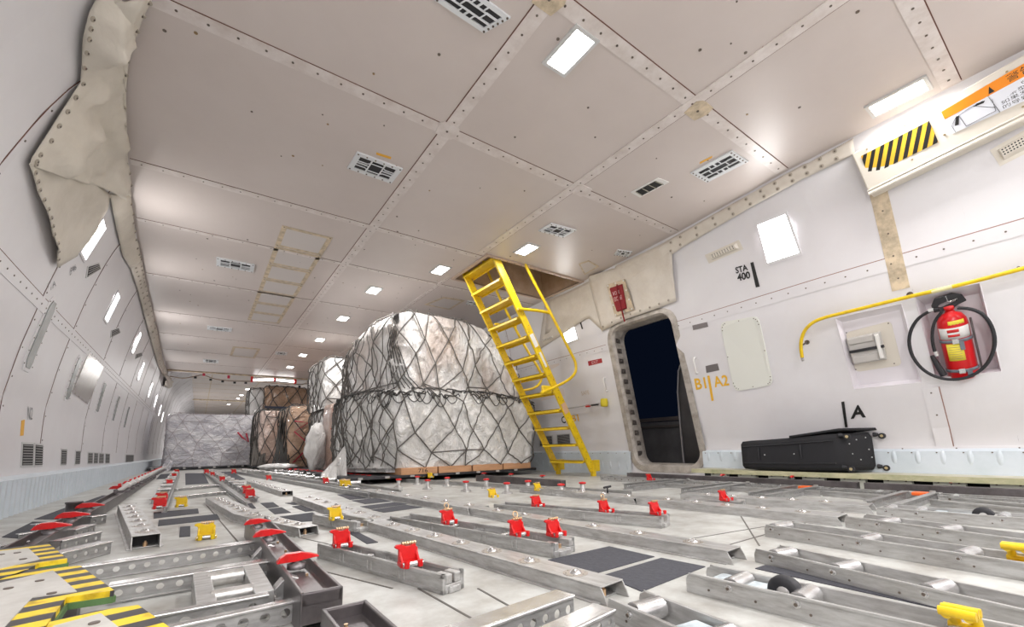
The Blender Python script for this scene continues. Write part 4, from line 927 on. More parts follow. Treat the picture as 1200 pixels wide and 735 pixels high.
# left curtain: cloth hanging over the corner near the camera
fn = wallfn([(185, -20), (165, 20), (150, 62), (147, 100), (149, 150), (151, 200), (155, 250), (160, 300)], [(95, -20), (97, 8), (90, 38), (88, 95), (60, 135), (30, 185), (48, 240), (62, 305)], -1, .02)
def curt(u, v):
    p, n = fn(u, v)
    if u > .86 and v > .3: pass
    return p, n
ST = [(185, -20), (165, 20), (150, 62), (147, 100), (149, 150), (151, 200), (155, 250), (160, 300)]
fa = wallfn([(185, -20), (168, 15), (152, 60), (148, 100), (149, 150), (151, 195), (153, 228)], [(112, -20), (98, 8), (91, 38), (88, 92), (60, 135), (30, 182), (28, 190)], -1, .02)
clothgrid(fa, 44, 30, 'cloth_curtain', 'big creased off-white cloth curtain over the upper left corner', 'cloth', 1, .07, grom=[(i/14, .04) for i in range(1, 14)]+[(i/16, .97) for i in range(3, 16)], mt=mat('curtain_cloth', (.72, .67, .59), .75, var=.25, scale=3, col2=(.60, .55, .47), bump=.6, bscale=7))
fb = wallfn([(27, 188), (60, 190), (95, 200), (125, 226)], [(62, 312), (72, 306), (86, 298), (88, 293)], -1, .02)
clothgrid(fb, 20, 20, 'curtain_tail', 'lower left tail of the cloth curtain, tapering to a point', 'cloth', 2, .02, grom=[(.03, i/12) for i in range(1, 12)], mt=MATS['curtain_cloth'])
fc_ = wallfn([(126, 226), (135, 270), (142, 300), (150, 312)], [(153, 226), (157, 262), (162, 295), (166, 304)], -1, .012)
clothgrid(fc_, 20, 8, 'curtain_tail', 'narrow laced strip of the curtain running down beside the ceiling edge', 'cloth', 4, .012, grom=[(i/10, .85) for i in range(10)], mt=MATS['curtain_cloth'])
fd = wallfn([(150, 309), (160, 340), (172, 385), (183, 425), (190, 441)], [(166, 304), (172, 335), (180, 372), (191, 425), (197, 438)], -1, .012)
clothgrid(fd, 40, 6, 'corner_cloth', 'long laced strip along the far left ceiling corner down to the step', 'cloth', 6, .012, grom=[(i/26, .3) for i in range(1, 26)]+[(i/26, .7) for i in range(1, 26)])
fe = wallfn([(188, 436), (192, 438), (196, 440)], [(190, 452), (196, 455), (202, 452)], -1, .03); clothgrid(fe, 8, 6, 'cloth_bundle', 'small bunched cloth hanging at the far left ceiling step', 'cloth', 9, .05)
# ------------------------------------------------------------------ housing with stripes and placard, right top
def WQ(q, side=1, off=0.0): return [WP(px, py, side, off) for px, py in q]
F_ = WQ([(1018, 226.5), (1235, 120), (1235, 44), (998, 181)], 1, .11)
t = thing('door_housing', 'long cream housing with black and yellow stripes along the upper right wall', 'housing', F_[0]+Vector((.1, 0, 0)))
def back(p, top): return Vector((wx(1, p.y, min(p.z+(.0 if not top else .05), HC-.02))+.0, p.y, min(p.z+(0 if not top else .05), HC-.02)))
Bk = [back(F_[0], 0), back(F_[1], 0), back(F_[2], 1), back(F_[3], 1)]
hs = mat('cream_housing', (.70, .655, .58), .42)
m = MB(); m.hexa(F_, Bk); nF = (F_[1]-F_[0]).cross(F_[3]-F_[0]).normalized(); nF = nF if nF.x < 0 else -nF
m.build('shell', hs, t, world=True, bev=.008)
m = MB()
a, b = bil(F_, 0, .06), bil(F_, 1, .06); m.tube([a+nF*.003, b+nF*.003], .005, 6); a, b = bil(F_, 0, -.02), bil(F_, 1, -.02); m.tube([a, b], .014, 8); m.build('lower_lip', hs, t, world=True)
m = MB()
for px, py in [(1021, 213), (1054, 203), (1069, 187), (1060, 147), (1107, 158), (1118, 125), (1180, 84), (1158, 112), (1016, 175), (1199, 125)]: p = WP(px, py, 1, .111); m.cyl(p, p+nF*.005, .006, 8)
m.build('screw', mat('gold_screw', (.40, .31, .18), .4, .6), t, world=True)
# stripes
S_ = WQ([(1018, 206.5), (1100, 166.5), (1089, 141.5), (1009, 183)], 1, .112); m = MB(); slab(m, S_, .002, base=.001)
n_ = (S_[1]-S_[0]).cross(S_[3]-S_[0]).normalized(); n_ = n_ if n_.x < 0 else -n_
for k in range(9):   # slanted bars clipped to the sticker
    pts = []; lo = (k-1.2)/7.4; wd = .066; sl = .20
    poly = [(lo, 0), (lo+wd, 0), (lo+wd+sl, 1), (lo+sl, 1)]; poly = [(min(1, max(0, u)), v) for u, v in poly]
    if poly[1][0] <= 0 and poly[2][0] <= 0: continue
    if lo < 0: poly = [(0, min(1, max(0, -lo/sl))), (0, min(1, max(0, -(lo+wd)/sl))) if lo+wd < 0 else (lo+wd, 0), (lo+wd+sl, 1), (max(0, lo+sl), 1)]
    if lo+wd+sl > 1: 
        u1 = (1-lo-wd)/sl; u0 = (1-lo)/sl; poly = [(lo, 0), (min(1, lo+wd), 0), (1, max(0, min(1, u1))), (1, min(1, u0)) if u0 < 1 else (min(1, lo+sl), 1)]
        if u0 >= 1: poly = [(lo, 0), (min(1, lo+wd), 0), (1, max(0, min(1, u1))), (1, 1), (min(1, lo+sl), 1)]
    P = [bil(S_, u, v) for u, v in poly]; m.hexa([p+n_*.003 for p in P], [p+n_*.0042 for p in P], 1)
m.build('stripe_sticker', [yink, ink], t, world=True)
Q_ = WQ([(1116, 157), (1236, 102), (1221, 62), (1103, 131)], 1, .112)
m = MB(); slab(m, Q_, .002, base=.001); Q2 = [bil(Q_, 0, .66), bil(Q_, 1, .66), bil(Q_, 1, 1), bil(Q_, 0, 1)]; m.hexa([p+n_*.003 for p in Q2], [p+n_*.0045 for p in Q2], 1)
def line(m, q, pts, r=.0012, mi=2): m.tube([bil(q, u, v)+n_*.0045 for u, v in pts], r, 4, mi)
line(m, Q_, [(.04, .02), (.03, .3), (.1, .52), (.26, .6), (.4, .6)]); line(m, Q_, [(.16, .05), (.14, .5)]); line(m, Q_, [(.16, .05), (.47, .1)]); line(m, Q_, [(.47, .1), (.48, .5)]); line(m, Q_, [(.46, .62), (.50, .0)]); line(m, Q_, [(.48, .2), (.3, .6)])
for pl in ([(.06, .25), (.10, .22), (.14, .52), (.11, .56)], [(.30, .56), (.40, .52), (.42, .58), (.34, .62)]): P = [bil(Q_, u, v) for u, v in pl]; m.hexa([p+n_*.003 for p in P], [p+n_*.005 for p in P], 2)
P = [bil(Q_, u, v) for u, v in ((.47, .70), (.53, .70), (.50, .92))]; m.hexa([p+n_*.0045 for p in P], [p+n_*.0055 for p in P], 2)
text_mb(m, '\u8b66\u544a', [bil(Q_, .66, .72), bil(Q_, .9, .72), bil(Q_, .9, .95), bil(Q_, .66, .95)], 2, .0046)
for r_, tx in enumerate(['\u91cd\u8981\u98de\u673a\u65f6', '\u7ebf\u6761\u578b\u6784\u65f6', '\u5982\u679c\u53d1\u4e8e\u4e4b', '\u7684\u5bfc\u81f4\u673a\u70b9']):
    text_mb(m, tx, [bil(Q_, .54, .48-r_*.145), bil(Q_, .97, .48-r_*.145), bil(Q_, .97, .60-r_*.145), bil(Q_, .54, .60-r_*.145)], 2, .0032)
text_mb(m, 'KEEP CLEAR', [bil(Q_, .2, .2), bil(Q_, .4, .22), bil(Q_, .4, .28), bil(Q_, .2, .26)], 2, .0032) if False else None
o = m.build('placard', [mat('placard_white', (.72, .74, .80), .4), mat('placard_orange', (.80, .25, .01), .4), ink], t, world=True); o['label'] = 'white and orange warning placard with a drawing'
# housing cloth skirt end
# ------------------------------------------------------------------ WALL ITEMS
def wplate(q, name, label, cat, mt, th=.004, side=1, off=.0, screws=0, children=None, bev=0):
    P = WQ(q, side, off); m = MB(); n = slab(m, P, th, 0, -.001)
    t = thing(name, label, cat, sum(P, Vector())/len(P)) if children else None
    if screws:
        for i in range(len(P)):
            a, b = P[i], P[(i+1) % len(P)]
            for k in range(screws): p = a+(b-a)*((k+.5)/screws); c = sum(P, Vector())/len(P); p = p+(c-p)*.05; m.cyl(p+n*th, p+n*(th+.003), .005, 6, 1)
    o = m.build(name if not t else 'plate', [mt, scr_m], t, world=bool(t), bev=bev)
    if not t: tag(o, label, cat); return o, P, n
    return t, P, n
def rounded(q, r=.12, k=4):
    out = []
    for i in range(4):
        p = Vector((*q[i], 0)); a = Vector((*q[i-1], 0)); b = Vector((*q[(i+1) % 4], 0)); A_ = p+(a-p)*r; B2 = p+(b-p)*r
        for j in range(k+1): f = j/k; c = (A_*(1-f)+p*f)*(1-f)+(p*(1-f)+B2*f)*f; out.append((c.x, c.y))
    return out
wplate(rounded([(844, 378), (889, 370), (907, 451), (861, 459)], .13), 'blank_panel', 'rounded pale cream blank panel on the right wall beside the doorway', 'panel', mat('cream_panel', (.74, .75, .70), .35), .010, screws=1)
def wtext(s, q, mt, name, label, side=1, bars=(), bold=.02, extra=None):
    m = MB(); P = WQ(q, side)
    for p in P: pass
    text_mb(m, s, P, 0, .004, bold)
    for bq in bars: slab(m, WQ(bq, side), .002, 0, .002)
    if extra: extra(m)
    return tag(m.build(name, mt if isinstance(mt, list) else [mt]), label, 'lettering')
def ex(m):
    text_mb(m, '400', WQ([(865, 330), (880, 326), (878.5, 317.5), (863.5, 321)]), 0, .004, .03)
wtext('STA', [(863, 321), (877, 316.5), (875.5, 309.5), (861.5, 313.5)], ink, 'stencil', 'black STA 400 lettering with a bar beside the square lamp', bars=[[(886, 337), (890.5, 336), (883, 307), (879.5, 308)]], bold=.03, extra=ex)
def ex2(m): text_mb(m, '580', WQ([(683, 374.5), (689, 372.5), (687.5, 368.5), (681.5, 370.5)]), 0, .004, .03)
wtext('STA', [(680, 370), (686, 367.5), (684.8, 363.6), (678.8, 366.2)], ink, 'stencil', 'small black STA 580 lettering with a bar left of the doorway flap', bars=[[(682, 386), (683.5, 385.5), (678, 367), (676.5, 367.5)]], bold=.03, extra=ex2)
wtext('A', [(997, 491), (1015, 489), (1010, 474), (1001, 475)], ink, 'stencil', 'large black letter A with a bar above the suitcase', bars=[[(990.5, 501), (993.5, 500.5), (989.5, 470.5), (986, 471)]], bold=.03)
wtext('B1', [(816, 457), (828.5, 455), (826, 442), (813.5, 444)], yink, 'stencil', 'orange B1 lettering left of a yellow bar beside the doorway', bold=.02)
def ex3(m): slab(m, WQ([(834, 470), (836.5, 469.5), (831.5, 440), (829, 440.5)]), .002, 0, .002)
wtext('A2', [(838, 454), (855, 451.5), (852.5, 439), (834.5, 441.5)], yink, 'stencil', 'orange A2 lettering with a yellow bar, right of the B1', bold=.02, extra=ex3)
wtext('C1', [(659, 496.5), (666, 495.5), (664.5, 487), (657.5, 488.5)], ink, 'stencil', 'black C1 lettering behind the ladder'); wtext('B1', [(671, 494.5), (679, 493.5), (677.5, 485.5), (669.5, 487)], yink, 'stencil', 'orange B1 lettering behind the ladder, next to the black C1')
wplate([(690, 429), (706, 425), (705, 420), (689, 423.5)], 'small_sign', 'small dark red sign left of the doorway', 'sign', redsign, .004)
m = MB(); text_mb(m, 'EXIT', WQ([(694, 427), (701.5, 425.2), (701, 422), (693.6, 423.6)]), 0, .006); tag(m.build('sign_lettering', [mat('pale_ink', (.7, .5, .5), .5)]), 'pale lettering on the small dark red sign', 'lettering')
m = MB(); text_mb(m, 'SAFE', WQ([(682, 463.5), (691, 462), (690, 457.5), (681, 459)]), 0, .003, -.01); tag(m.build('stencil', [mat('faded_tan_ink', (.52, .40, .28), .6)]), 'faded tan stencil left of the doorway', 'lettering')
for q, l in [([(812.5, 387), (830, 383), (828.5, 377.5), (811.5, 381.5)], 'small grey name plate at the upper right of the doorway'), ([(828, 437), (843, 434), (841, 426), (827, 429)], 'dark grey latch plate just above the orange A2')]: 
    o, P, n = wplate(q, 'name_plate', l, 'plate', mat('plate_grey', (.22, .20, .20), .4, .5), .005)
def grab(p, q, label, mt=white):
    A_, B2 = WP(*p), WP(*q); n = wn(1, A_.y, A_.z); m = MB(); m.tube([A_, A_+n*.03, A_+n*.04+(B2-A_)*.08, B2+n*.04+(A_-B2)*.08, B2+n*.03, B2], .009, 8); tag(m.build('grab_handle', mt), label, 'handle')
grab((815, 419), (818, 437), 'small white grab handle right of the doorway'); grab((709, 443), (712, 458), 'small white grab handle left of the doorway')
# speaker-like perforated covers
def spk(q, label, side=1):
    t, P, n = wplate(q, 'perforated_cover', label, 'cover', hs, .003, side, children=True)
    I = [bil(P, .14, .18), bil(P, .92, .18), bil(P, .92, .82), bil(P, .14, .82)]; J = [bil(P, .18, .35), bil(P, .88, .35), bil(P, .88, .75), bil(P, .18, .75)]
    MB().hexa([p+n*.003 for p in I], [p+n*.03 for p in J]).build('dome', hs, t, world=True, bev=.003)
    m = MB()
    for i in range(9):
        for j in range(3): p = bil(J, .08+.84*i/8, .18+.32*j)+n*.03; m.cyl(p, p+n*.0012, .0045, 6)
    m.build('perforation', darkhole, t, world=True)
spk([(831, 309), (871, 292), (866, 281), (826, 299)], 'perforated cream cover on the right wall left of the square lamp'); spk([(1172, 195), (1222, 170), (1212, 146), (1160, 176)], 'perforated cream cover under the striped housing')
spk([(635, 403), (652, 397), (650, 392), (633, 398)], 'perforated cover on the right wall seen behind the ladder')
def lvent(q, label, side, n=8):
    t, P, nn = wplate(q, 'wall_vent', label, 'vent', ltgrey, .006, side, children=True); I = inset(P, .16); MB().hexa([p+nn*.004 for p in I], [p+nn*.007 for p in I]).build('opening', darkhole, t, world=True)
    m = MB()
    for i in range(n): a = bil(I, 0, (i+.5)/n); b = bil(I, 1, (i+.5)/n); m.cyl(a+nn*.009, b+nn*.009, .0035, 4)
    m.build('slat', grey, t, world=True)
for q, l in [([(23.5, 548), (38, 547.5), (39, 519), (25, 518)], 'biggest louvred vent low on the left wall, left of a pair'), ([(39, 547.5), (49, 547), (50, 520.5), (40, 519)], 'louvred vent low on the left wall, right of the biggest'),
             ([(70, 546), (77, 546), (78, 526), (71, 525.5)], 'single narrow louvred vent low on the left wall'), ([(87, 545.5), (93, 545), (94, 528), (88, 527.5)], 'second narrow louvred vent low on the left wall'),
             ([(102, 544.5), (108, 544.3), (108.5, 530), (102.5, 529.6)], 'first vent of the distant row of four on the left wall'), ([(109, 544.3), (114, 544), (114.6, 530.4), (109.6, 530)], 'second vent of the distant row of four on the left wall'),
             ([(115, 544), (121, 543.8), (121.4, 531), (115.6, 530.5)], 'third vent of the distant row of four on the left wall'), ([(122.5, 543.8), (128, 543.5), (128.4, 531.4), (123, 531)], 'fourth vent of the distant row of four on the left wall'),
             ([(146, 543), (156.5, 542.6), (157, 532.8), (146.4, 532.4)], 'small distant vent group farther along the left wall')]: lvent(q, l, -1)
for q, l in [([(632, 524), (649, 523), (648, 510), (632, 511)], 'square louvred vent low behind the ladder, left one'), ([(653, 523), (670, 521), (669, 507.5), (652, 509)], 'square louvred vent low behind the ladder, right one')]: lvent(q, l, 1)
# left wall tinted window strips and panel
wg = mat('grey_window', (.33, .35, .34), .25, var=.1, scale=3)
def lwin(q, label, r=.2):
    t, P, n = wplate(q, 'window_strip', label, 'window panel', wall_m, .006, -1, children=True); c = [P[i] for i in range(4)]
    I = [bil(P, .2, .05), bil(P, .8, .05), bil(P, .8, .95), bil(P, .2, .95)]; MB().hexa([p+n*.004 for p in I], [p+n*.009 for p in I]).build('tinted_pane', wg, t, world=True, bev=.002)
# strips follow the curve: build in (y, z)
def lstrip(yc, dy, z0, z1, label):
    t = thing('window_strip', label, 'window panel', (wx(-1, yc, z0), yc, z0)); N_ = 10
    for (k, nm, mt, o, th) in ((1.0, 'frame', wall_m, -.001, .006), (.62, 'tinted_pane', wg, .004, .005)):
        a = z0+(z1-z0)*(1-k)*.12; b = z1-(z1-z0)*(1-k)*.12; m = MB(); V = []
        for i in range(N_+1):
            z = a+(b-a)*i/N_; f = 1 if 0 < i < N_ else .6
            for s in (-1, 1):
                y = yc+s*dy*k*f; n = wn(-1, y, z); p = Vector((wx(-1, y, z), y, z)); V += [p+n*o, p+n*(o+th)]
        F = []
        for i in range(N_): q = 4*i; F += [(q, q+4, q+5, q+1), (q+1, q+5, q+7, q+3), (q+3, q+7, q+6, q+2), (q+2, q+6, q+4, q)]
        F += [(0, 1, 3, 2), (4*N_, 4*N_+2, 4*N_+3, 4*N_+1)]; m.add(V, F, 0)
        if nm == 'frame':
            for i in range(6):
                z = z0+(z1-z0)*(i+.5)/6
                for s in (-1, 1): y = yc+s*dy*.85; n = wn(-1, y, z); p = Vector((wx(-1, y, z), y, z))+n*.005; m.cyl(p, p+n*.003, .005, 6, 1)
        m.build(nm, [mt, scr_m], t, world=True)
for (pb, pt_, l) in [((33, 437), (62, 347), 'longest grey tinted window strip on the left wall'), ((76, 470), (95, 418), 'grey tinted window strip beside the shiny panel'), ((112, 484), (124, 448), 'third tinted window strip, right of the shiny panel'), ((130, 494), (141, 464), 'fourth tinted window strip on the left wall'), ((144, 502), (152, 476), 'fifth and farthest tinted window strip')]:
    a, b = WP(*pb, -1), WP(*pt_, -1); yc = (a.y+b.y)/2; lstrip(yc, .11, a.z, b.z, l)
wplate([(84, 460), (102, 474), (121, 430), (104, 413)], 'shiny_panel', 'shiny square metal panel on the left wall', 'panel', mat('shiny_panel', (.62, .60, .58), .22, .6, var=.3, scale=4, col2=(.40, .36, .33), stretch=(1, 3, 1)), .006, -1, screws=4)
for q, l in [([(100, 326), (118, 315), (116, 308), (102, 312)], 'small ribbed cover under the nearest sidewall lamp'), ([(129, 396), (141, 390), (139, 384), (130, 387)], 'small ribbed cover under the second sidewall lamp'), ([(158, 421), (167, 417), (166, 413), (159, 415)], 'small ribbed cover under the third sidewall lamp')]: lvent(q, l, -1, 4)
for s_, q, l in [('546', [(81, 323), (89, 315), (88, 309), (82, 314)], 'small faded lettering beside the nearest sidewall lamp'), ('N2', [(31, 492), (37, 492), (38, 478), (32, 476)], 'faded grey N2 mark low on the left wall'), ('STA', [(54, 344), (65, 335), (63, 326), (56, 332)], 'faded STA lettering at the top of the longest window strip')]:
    m = MB(); text_mb(m, s_, WQ(q, -1), 0, .004, .0); tag(m.build('stencil', [mat('faded_grey_ink', (.25, .25, .26), .6)]), l, 'lettering')
m = MB(); slab(m, WQ([(23.5, 511), (27, 510.5), (28.5, 492), (25, 493)], -1), .003); tag(m.build('wall_tag', mat('orange_tag', (1, 1, 1))), 'narrow orange tag under the faded N2 mark', 'tag')
# handrail on the right wall
H = [(940, 419), (938, 404), (941, 390), (949, 380), (962, 373), (1000, 364), (1060, 349), (1130, 333), (1205, 313), (1240, 304)]
pts = [WP(px, py, 1, .09) for px, py in H]; t = thing('handrail', 'yellow pipe handrail on the right wall above the extinguisher', 'handrail', pts[0]+Vector((.08, 0, 0)))
def smooth(P, n=2):
    for _ in range(n):
        Q = [P[0]]
        for a, b in zip(P, P[1:]): Q += [a*.75+b*.25, a*.25+b*.75]
        P = Q+[P[-1]]
    return P
MB().tube(smooth(pts), .0135, 12).build('rail', yel, t, world=True); e0, e1 = WP(941, 423, 1, .08), pts[0]; MB().cyl(e0, e1, .010, 10).build('rail_end', alub, t, world=True)
m = MB()
for px, py in [(941, 404), (1063, 348), (1192, 316)]: a = WP(px, py, 1, .09); n = wn(1, a.y, a.z); m.cyl(a, a-n*.088, .007, 8); m.cyl(a-n*.088, a-n*.083, .02, 10)
m.build('standoff', [scr_m], t, world=True); a, b = WP(1092, 342, 1, .0905), WP(1116, 336, 1, .0905); MB().cyl(a, b, .0142, 12).build('paper_band', mat('pale_yellow_label', (.75, .70, .38), .6), t, world=True)
# niche back plate + oxygen box
t, P, n = None, None, None
OBc = OB; nn = (OBc[1]-OBc[0]).cross(OBc[3]-OBc[0]).normalized(); nn = nn if nn.x < 0 else -nn
def onpl(px, py, P0, n, off): r = ray(px, py); return CAM+r*((P0+n*off-CAM).dot(n)/r.dot(n))
t = thing('strapped_box', 'grey plastic box held by a black strap in the shallow recess', 'box', onpl(1020, 430, OBc[0], nn, .01))
def OP(q, off): return [onpl(px, py, OBc[0], nn, off) for px, py in q]
m = MB(); q = OP(rounded([(991, 390), (1044, 376), (1057, 428), (1003, 436)], .1), .002); m.hexa(q, [p+nn*.004 for p in q]); m.build('back_plate', hs, t, world=True)
m = MB()
for p in OP([(992, 390), (1041, 379), (1048, 426), (1003, 433)], .006): m.cyl(p, p+nn*.003, .005, 6)
m.build('screw', scr_m, t, world=True)
a = OP([(1000, 428), (1040, 421), (1032, 388), (991, 397)], .006); b = OP([(1001, 427), (1039, 421), (1031, 389), (992, 397)], .055)
m = MB(); m.hexa(a, b); lid = mat('box_grey', (.50, .48, .46), .45); m.build('case', lid, t, world=True, bev=.006)
for v0, v1 in ((.72, 1), (0, .28)):
    MB().hexa([bil(b, 0, v0), bil(b, .78, v0), bil(b, .78, v1), bil(b, 0, v1)], [p+nn*.014 for p in (bil(b, .03, v0+.04), bil(b, .75, v0+.04), bil(b, .75, v1-.04), bil(b, .03, v1-.04))]).build('lid_ridge', lid, t, world=True, bev=.003)
MB().hexa([bil(b, -.02, .44), bil(b, 1.03, .44), bil(b, 1.03, .53), bil(b, -.02, .53)], [p+nn*.016 for p in (bil(b, -.02, .44), bil(b, 1.03, .44), bil(b, 1.03, .53), bil(b, -.02, .53))]).build('strap', black, t, world=True)
MB().hexa([bil(b, .82, .05), bil(b, .96, .05), bil(b, .96, .95), bil(b, .82, .95)], [p+nn*.02 for p in (bil(b, .84, .08), bil(b, .94, .08), bil(b, .94, .92), bil(b, .84, .92))]).build('hinge', white, t, world=True, bev=.003)
# extinguisher in the niche
nB = (NB[1]-NB[0]).cross(NB[3]-NB[0]).normalized(); nB = nB if nB.x < 0 else -nB
base = onpl(1130, 441, NB[0], nB, .085); top = onpl(1113, 366, NB[0], nB, .085)
ax_ = (top-base).normalized(); Hh = (top-base).length
t = thing('fire_extinguisher', 'red fire extinguisher with a looped black hose in the wall niche', 'fire extinguisher', base)
zq = ax_; xq = (CAM-base); xq = (xq-zq*xq.dot(zq)).normalized(); yq = zq.cross(xq)        # xq faces the camera side
Mx = Matrix.Translation(base) @ Matrix((xq, yq, zq)).transposed().to_4x4(); rr = .078
MB().lathe([(.001, 0), (rr*.9, .0), (rr, .012), (rr, Hh*.82), (rr*.93, Hh*.9), (rr*.7, Hh*.97), (rr*.35, Hh), (rr*.3, Hh+.01)], 28, 0, Mx).build('cylinder', mat('extinguisher_red', (.62, .008, .012), .28), t, world=True)
MB().lathe([(.02, Hh), (.022, Hh+.02), (.03, Hh+.022), (.03, Hh+.045), (.012, Hh+.05)], 14, 0, Mx).build('valve', red, t, world=True)
def Lp(x, y, z): return Mx @ Vector((x, y, z))
m = MB(); hp = [(-.075, Hh+.02), (-.082, Hh+.07), (-.06, Hh+.115), (.03, Hh+.13), (.075, Hh+.105), (.09, Hh+.06), (.05, Hh+.045), (.02, Hh+.025), (-.02, Hh+.02)]
# outline with an oval finger hole
inner = [(-.048, Hh+.048), (-.05, Hh+.062), (-.035, Hh+.072), (.015, Hh+.084), (.04, Hh+.078), (.042, Hh+.07), (.015, Hh+.06), (-.005, Hh+.054), (-.025, Hh+.048)]
nH = 9; V = [Lp(x, y, z) for x in (-.016, .016) for (y, z) in hp]+[Lp(x, y, z) for x in (-.016, .016) for (y, z) in inner]; F = []
for i in range(nH):
    j = (i+1) % nH; F += [(i, j, nH+j, nH+i), (2*nH+i, 2*nH+j, 3*nH+j, 3*nH+i), (i, j, 2*nH+j, 2*nH+i), (nH+i, nH+j, 3*nH+j, 3*nH+i)]
m.add(V, F); m.build('handle', black, t, world=True, bev=.004)
def band(z0, z1, mt, name, a0=-1.6, a1=1.6, r=1.01, lab=None):
    m = MB(); V = []; N_ = 18
    for i in range(N_+1):
        a = a0+(a1-a0)*i/N_
        for z in (z0, z1): V.append(Lp(rr*r*math.cos(a), rr*r*math.sin(a), z))
    m.add(V, [(2*i, 2*i+2, 2*i+3, 2*i+1) for i in range(N_)], 0, True); o = m.build(name, mt, t, world=True, sol=.001); 
    if lab: o['label'] = lab
wl = mat('label_white', (.72, .71, .70), .5); yl = mat('label_yellow', (.80, .68, .06), .5)
band(Hh*.63, Hh*.80, wl, 'paper_label', -1.2, 1.2, 1.008, 'white paper label with red bars'); band(Hh*.73, Hh*.775, red, 'label_bar', -.45, .3, 1.016); band(Hh*.665, Hh*.70, red, 'label_bar', -.45, .3, 1.016)
band(Hh*.83, Hh*.90, yl, 'paper_label', -.3, .85, .97, 'narrow pale yellow label at the shoulder'); band(Hh*.30, Hh*.56, yl, 'paper_label', -.75, .35, 1.01, 'square bright yellow instruction label')
for k in range(6): band(Hh*(.33+k*.035), Hh*(.336+k*.035), MATS['gold_screw'], 'label_line', -.62, .2, 1.02)
strap_m = mat('grey_strap', (.16, .18, .21), .6); 
for z in (Hh*.575, Hh*.12): band(z, z+.022, strap_m, 'strap', -1.7, 1.7, 1.06); m = MB(); m.box(rr*1.04, rr*1.15, -.02, .012, z-.006, z+.028, 0, Mx); m.build('buckle', alub, t, world=True, bev=.002)
MB().box(rr*1.05, rr*1.1, .012, .035, Hh*.46, Hh*.59, 0, Mx).build('strap_tail', strap_m, t, world=True); MB().box(rr*1.05, rr*1.1, .02, .045, Hh*.03, Hh*.14, 0, Mx).build('strap_tail', strap_m, t, world=True)
hq = onpl
Hs = [(1101, 362), (1090, 364), (1074, 374), (1065, 392), (1066, 412), (1077, 430), (1093, 441), (1115, 446), (1138, 442), (1157, 428), (1166, 408), (1165, 388), (1155, 370), (1140, 362), (1122, 361)]
P = [onpl(x, y, NB[0], nB, .175) for x, y in Hs]; MB().tube(smooth(P), .0105, 10).build('hose', black, t, world=True)
P = [onpl(x, y, NB[0], nB, .15) for x, y in [(1104, 365), (1094, 378), (1092, 395), (1094, 408), (1097, 416)]]; m = MB(); m.tube(smooth(P), .0095, 10); m.build('inner_hose', black, t, world=True)
P = [onpl(x, y, NB[0], nB, .15) for x, y in [(1092, 417), (1098, 427), (1106, 440)]]; MB().tube(P, [.012, .018, .02], 10).build('nozzle', black, t, world=True)
P = [onpl(x, y, NB[0], nB, .15) for x, y in [(1096, 412), (1098, 417)]]; MB().cyl(P[0], P[1], .012, 10).build('ferrule', ltgrey, t, world=True); P = [onpl(x, y, NB[0], nB, .176) for x, y in [(1088, 364.5), (1094, 363)]]; MB().cyl(P[0], P[1], .0125, 10).build('ferrule', ltgrey, t, world=True)
MB().tube([onpl(x, y, NB[0], nB, .16) for x, y in [(1108, 347), (1111, 354), (1116, 352), (1122, 350)]], .002, 6).build('pin_wire', alub, t, world=True)
MB().cyl(onpl(1137, 372, NB[0], nB, .1), onpl(1151, 432, NB[0], nB, .1), .006, 8).build('bracket_rod', dark, t, world=True)
MB().box(0, .1, -.03, .03, Hh+.012, Hh+.016, 0, Mx).build('gauge_plate', wl, t, world=True) if False else None
# escape rope pouch
t, P, n = wplate([(711, 334), (732, 327), (743, 363), (721, 371)], 'rope_pouch', 'dark red escape rope pouch on a tan frame above the doorway', 'pouch', tape_m, .006, 1, .045, children=True)
I = [bil(P, .15, .12), bil(P, .85, .12), bil(P, .72, .9), bil(P, .2, .9)]; m = MB(); m.hexa([p+n*.005 for p in I], [p+n*.03 for p in inset(I, .08)]); m.build('pouch', mat('dark_red_cloth', (.25, .012, .018), .7, bump=.4, scale=30), t, world=True, bev=.006)
m = MB(); text_mb(m, 'ESCAPE', [bil(I, .15, .42)+n*.025, bil(I, .85, .42)+n*.025, bil(I, .85, .58)+n*.025, bil(I, .15, .58)+n*.025], 0, .006); text_mb(m, 'ROPE', [bil(I, .2, .2)+n*.025, bil(I, .75, .2)+n*.025, bil(I, .75, .34)+n*.025, bil(I, .2, .34)+n*.025], 0, .006); m.build('lettering', [MATS['pale_ink']], t, world=True)
m = MB()
for u in (.07, .5, .93):
    for v in (.04, .35, .65, .96):
        if u == .5 and .1 < v < .9: continue
        p = bil(P, u, v)+n*.006; m.cyl(p, p+n*.003, .011, 8)
m.build('grommet', wl, t, world=True); a = bil(P, .6, .1)+n*.02; MB().tube([a, a+Vector((-.01, 0, -.08)), WP(732, 377, 1, .05)], .009, 8).build('cord', mat('dark_red_cloth', (1, 1, 1)), t, world=True)
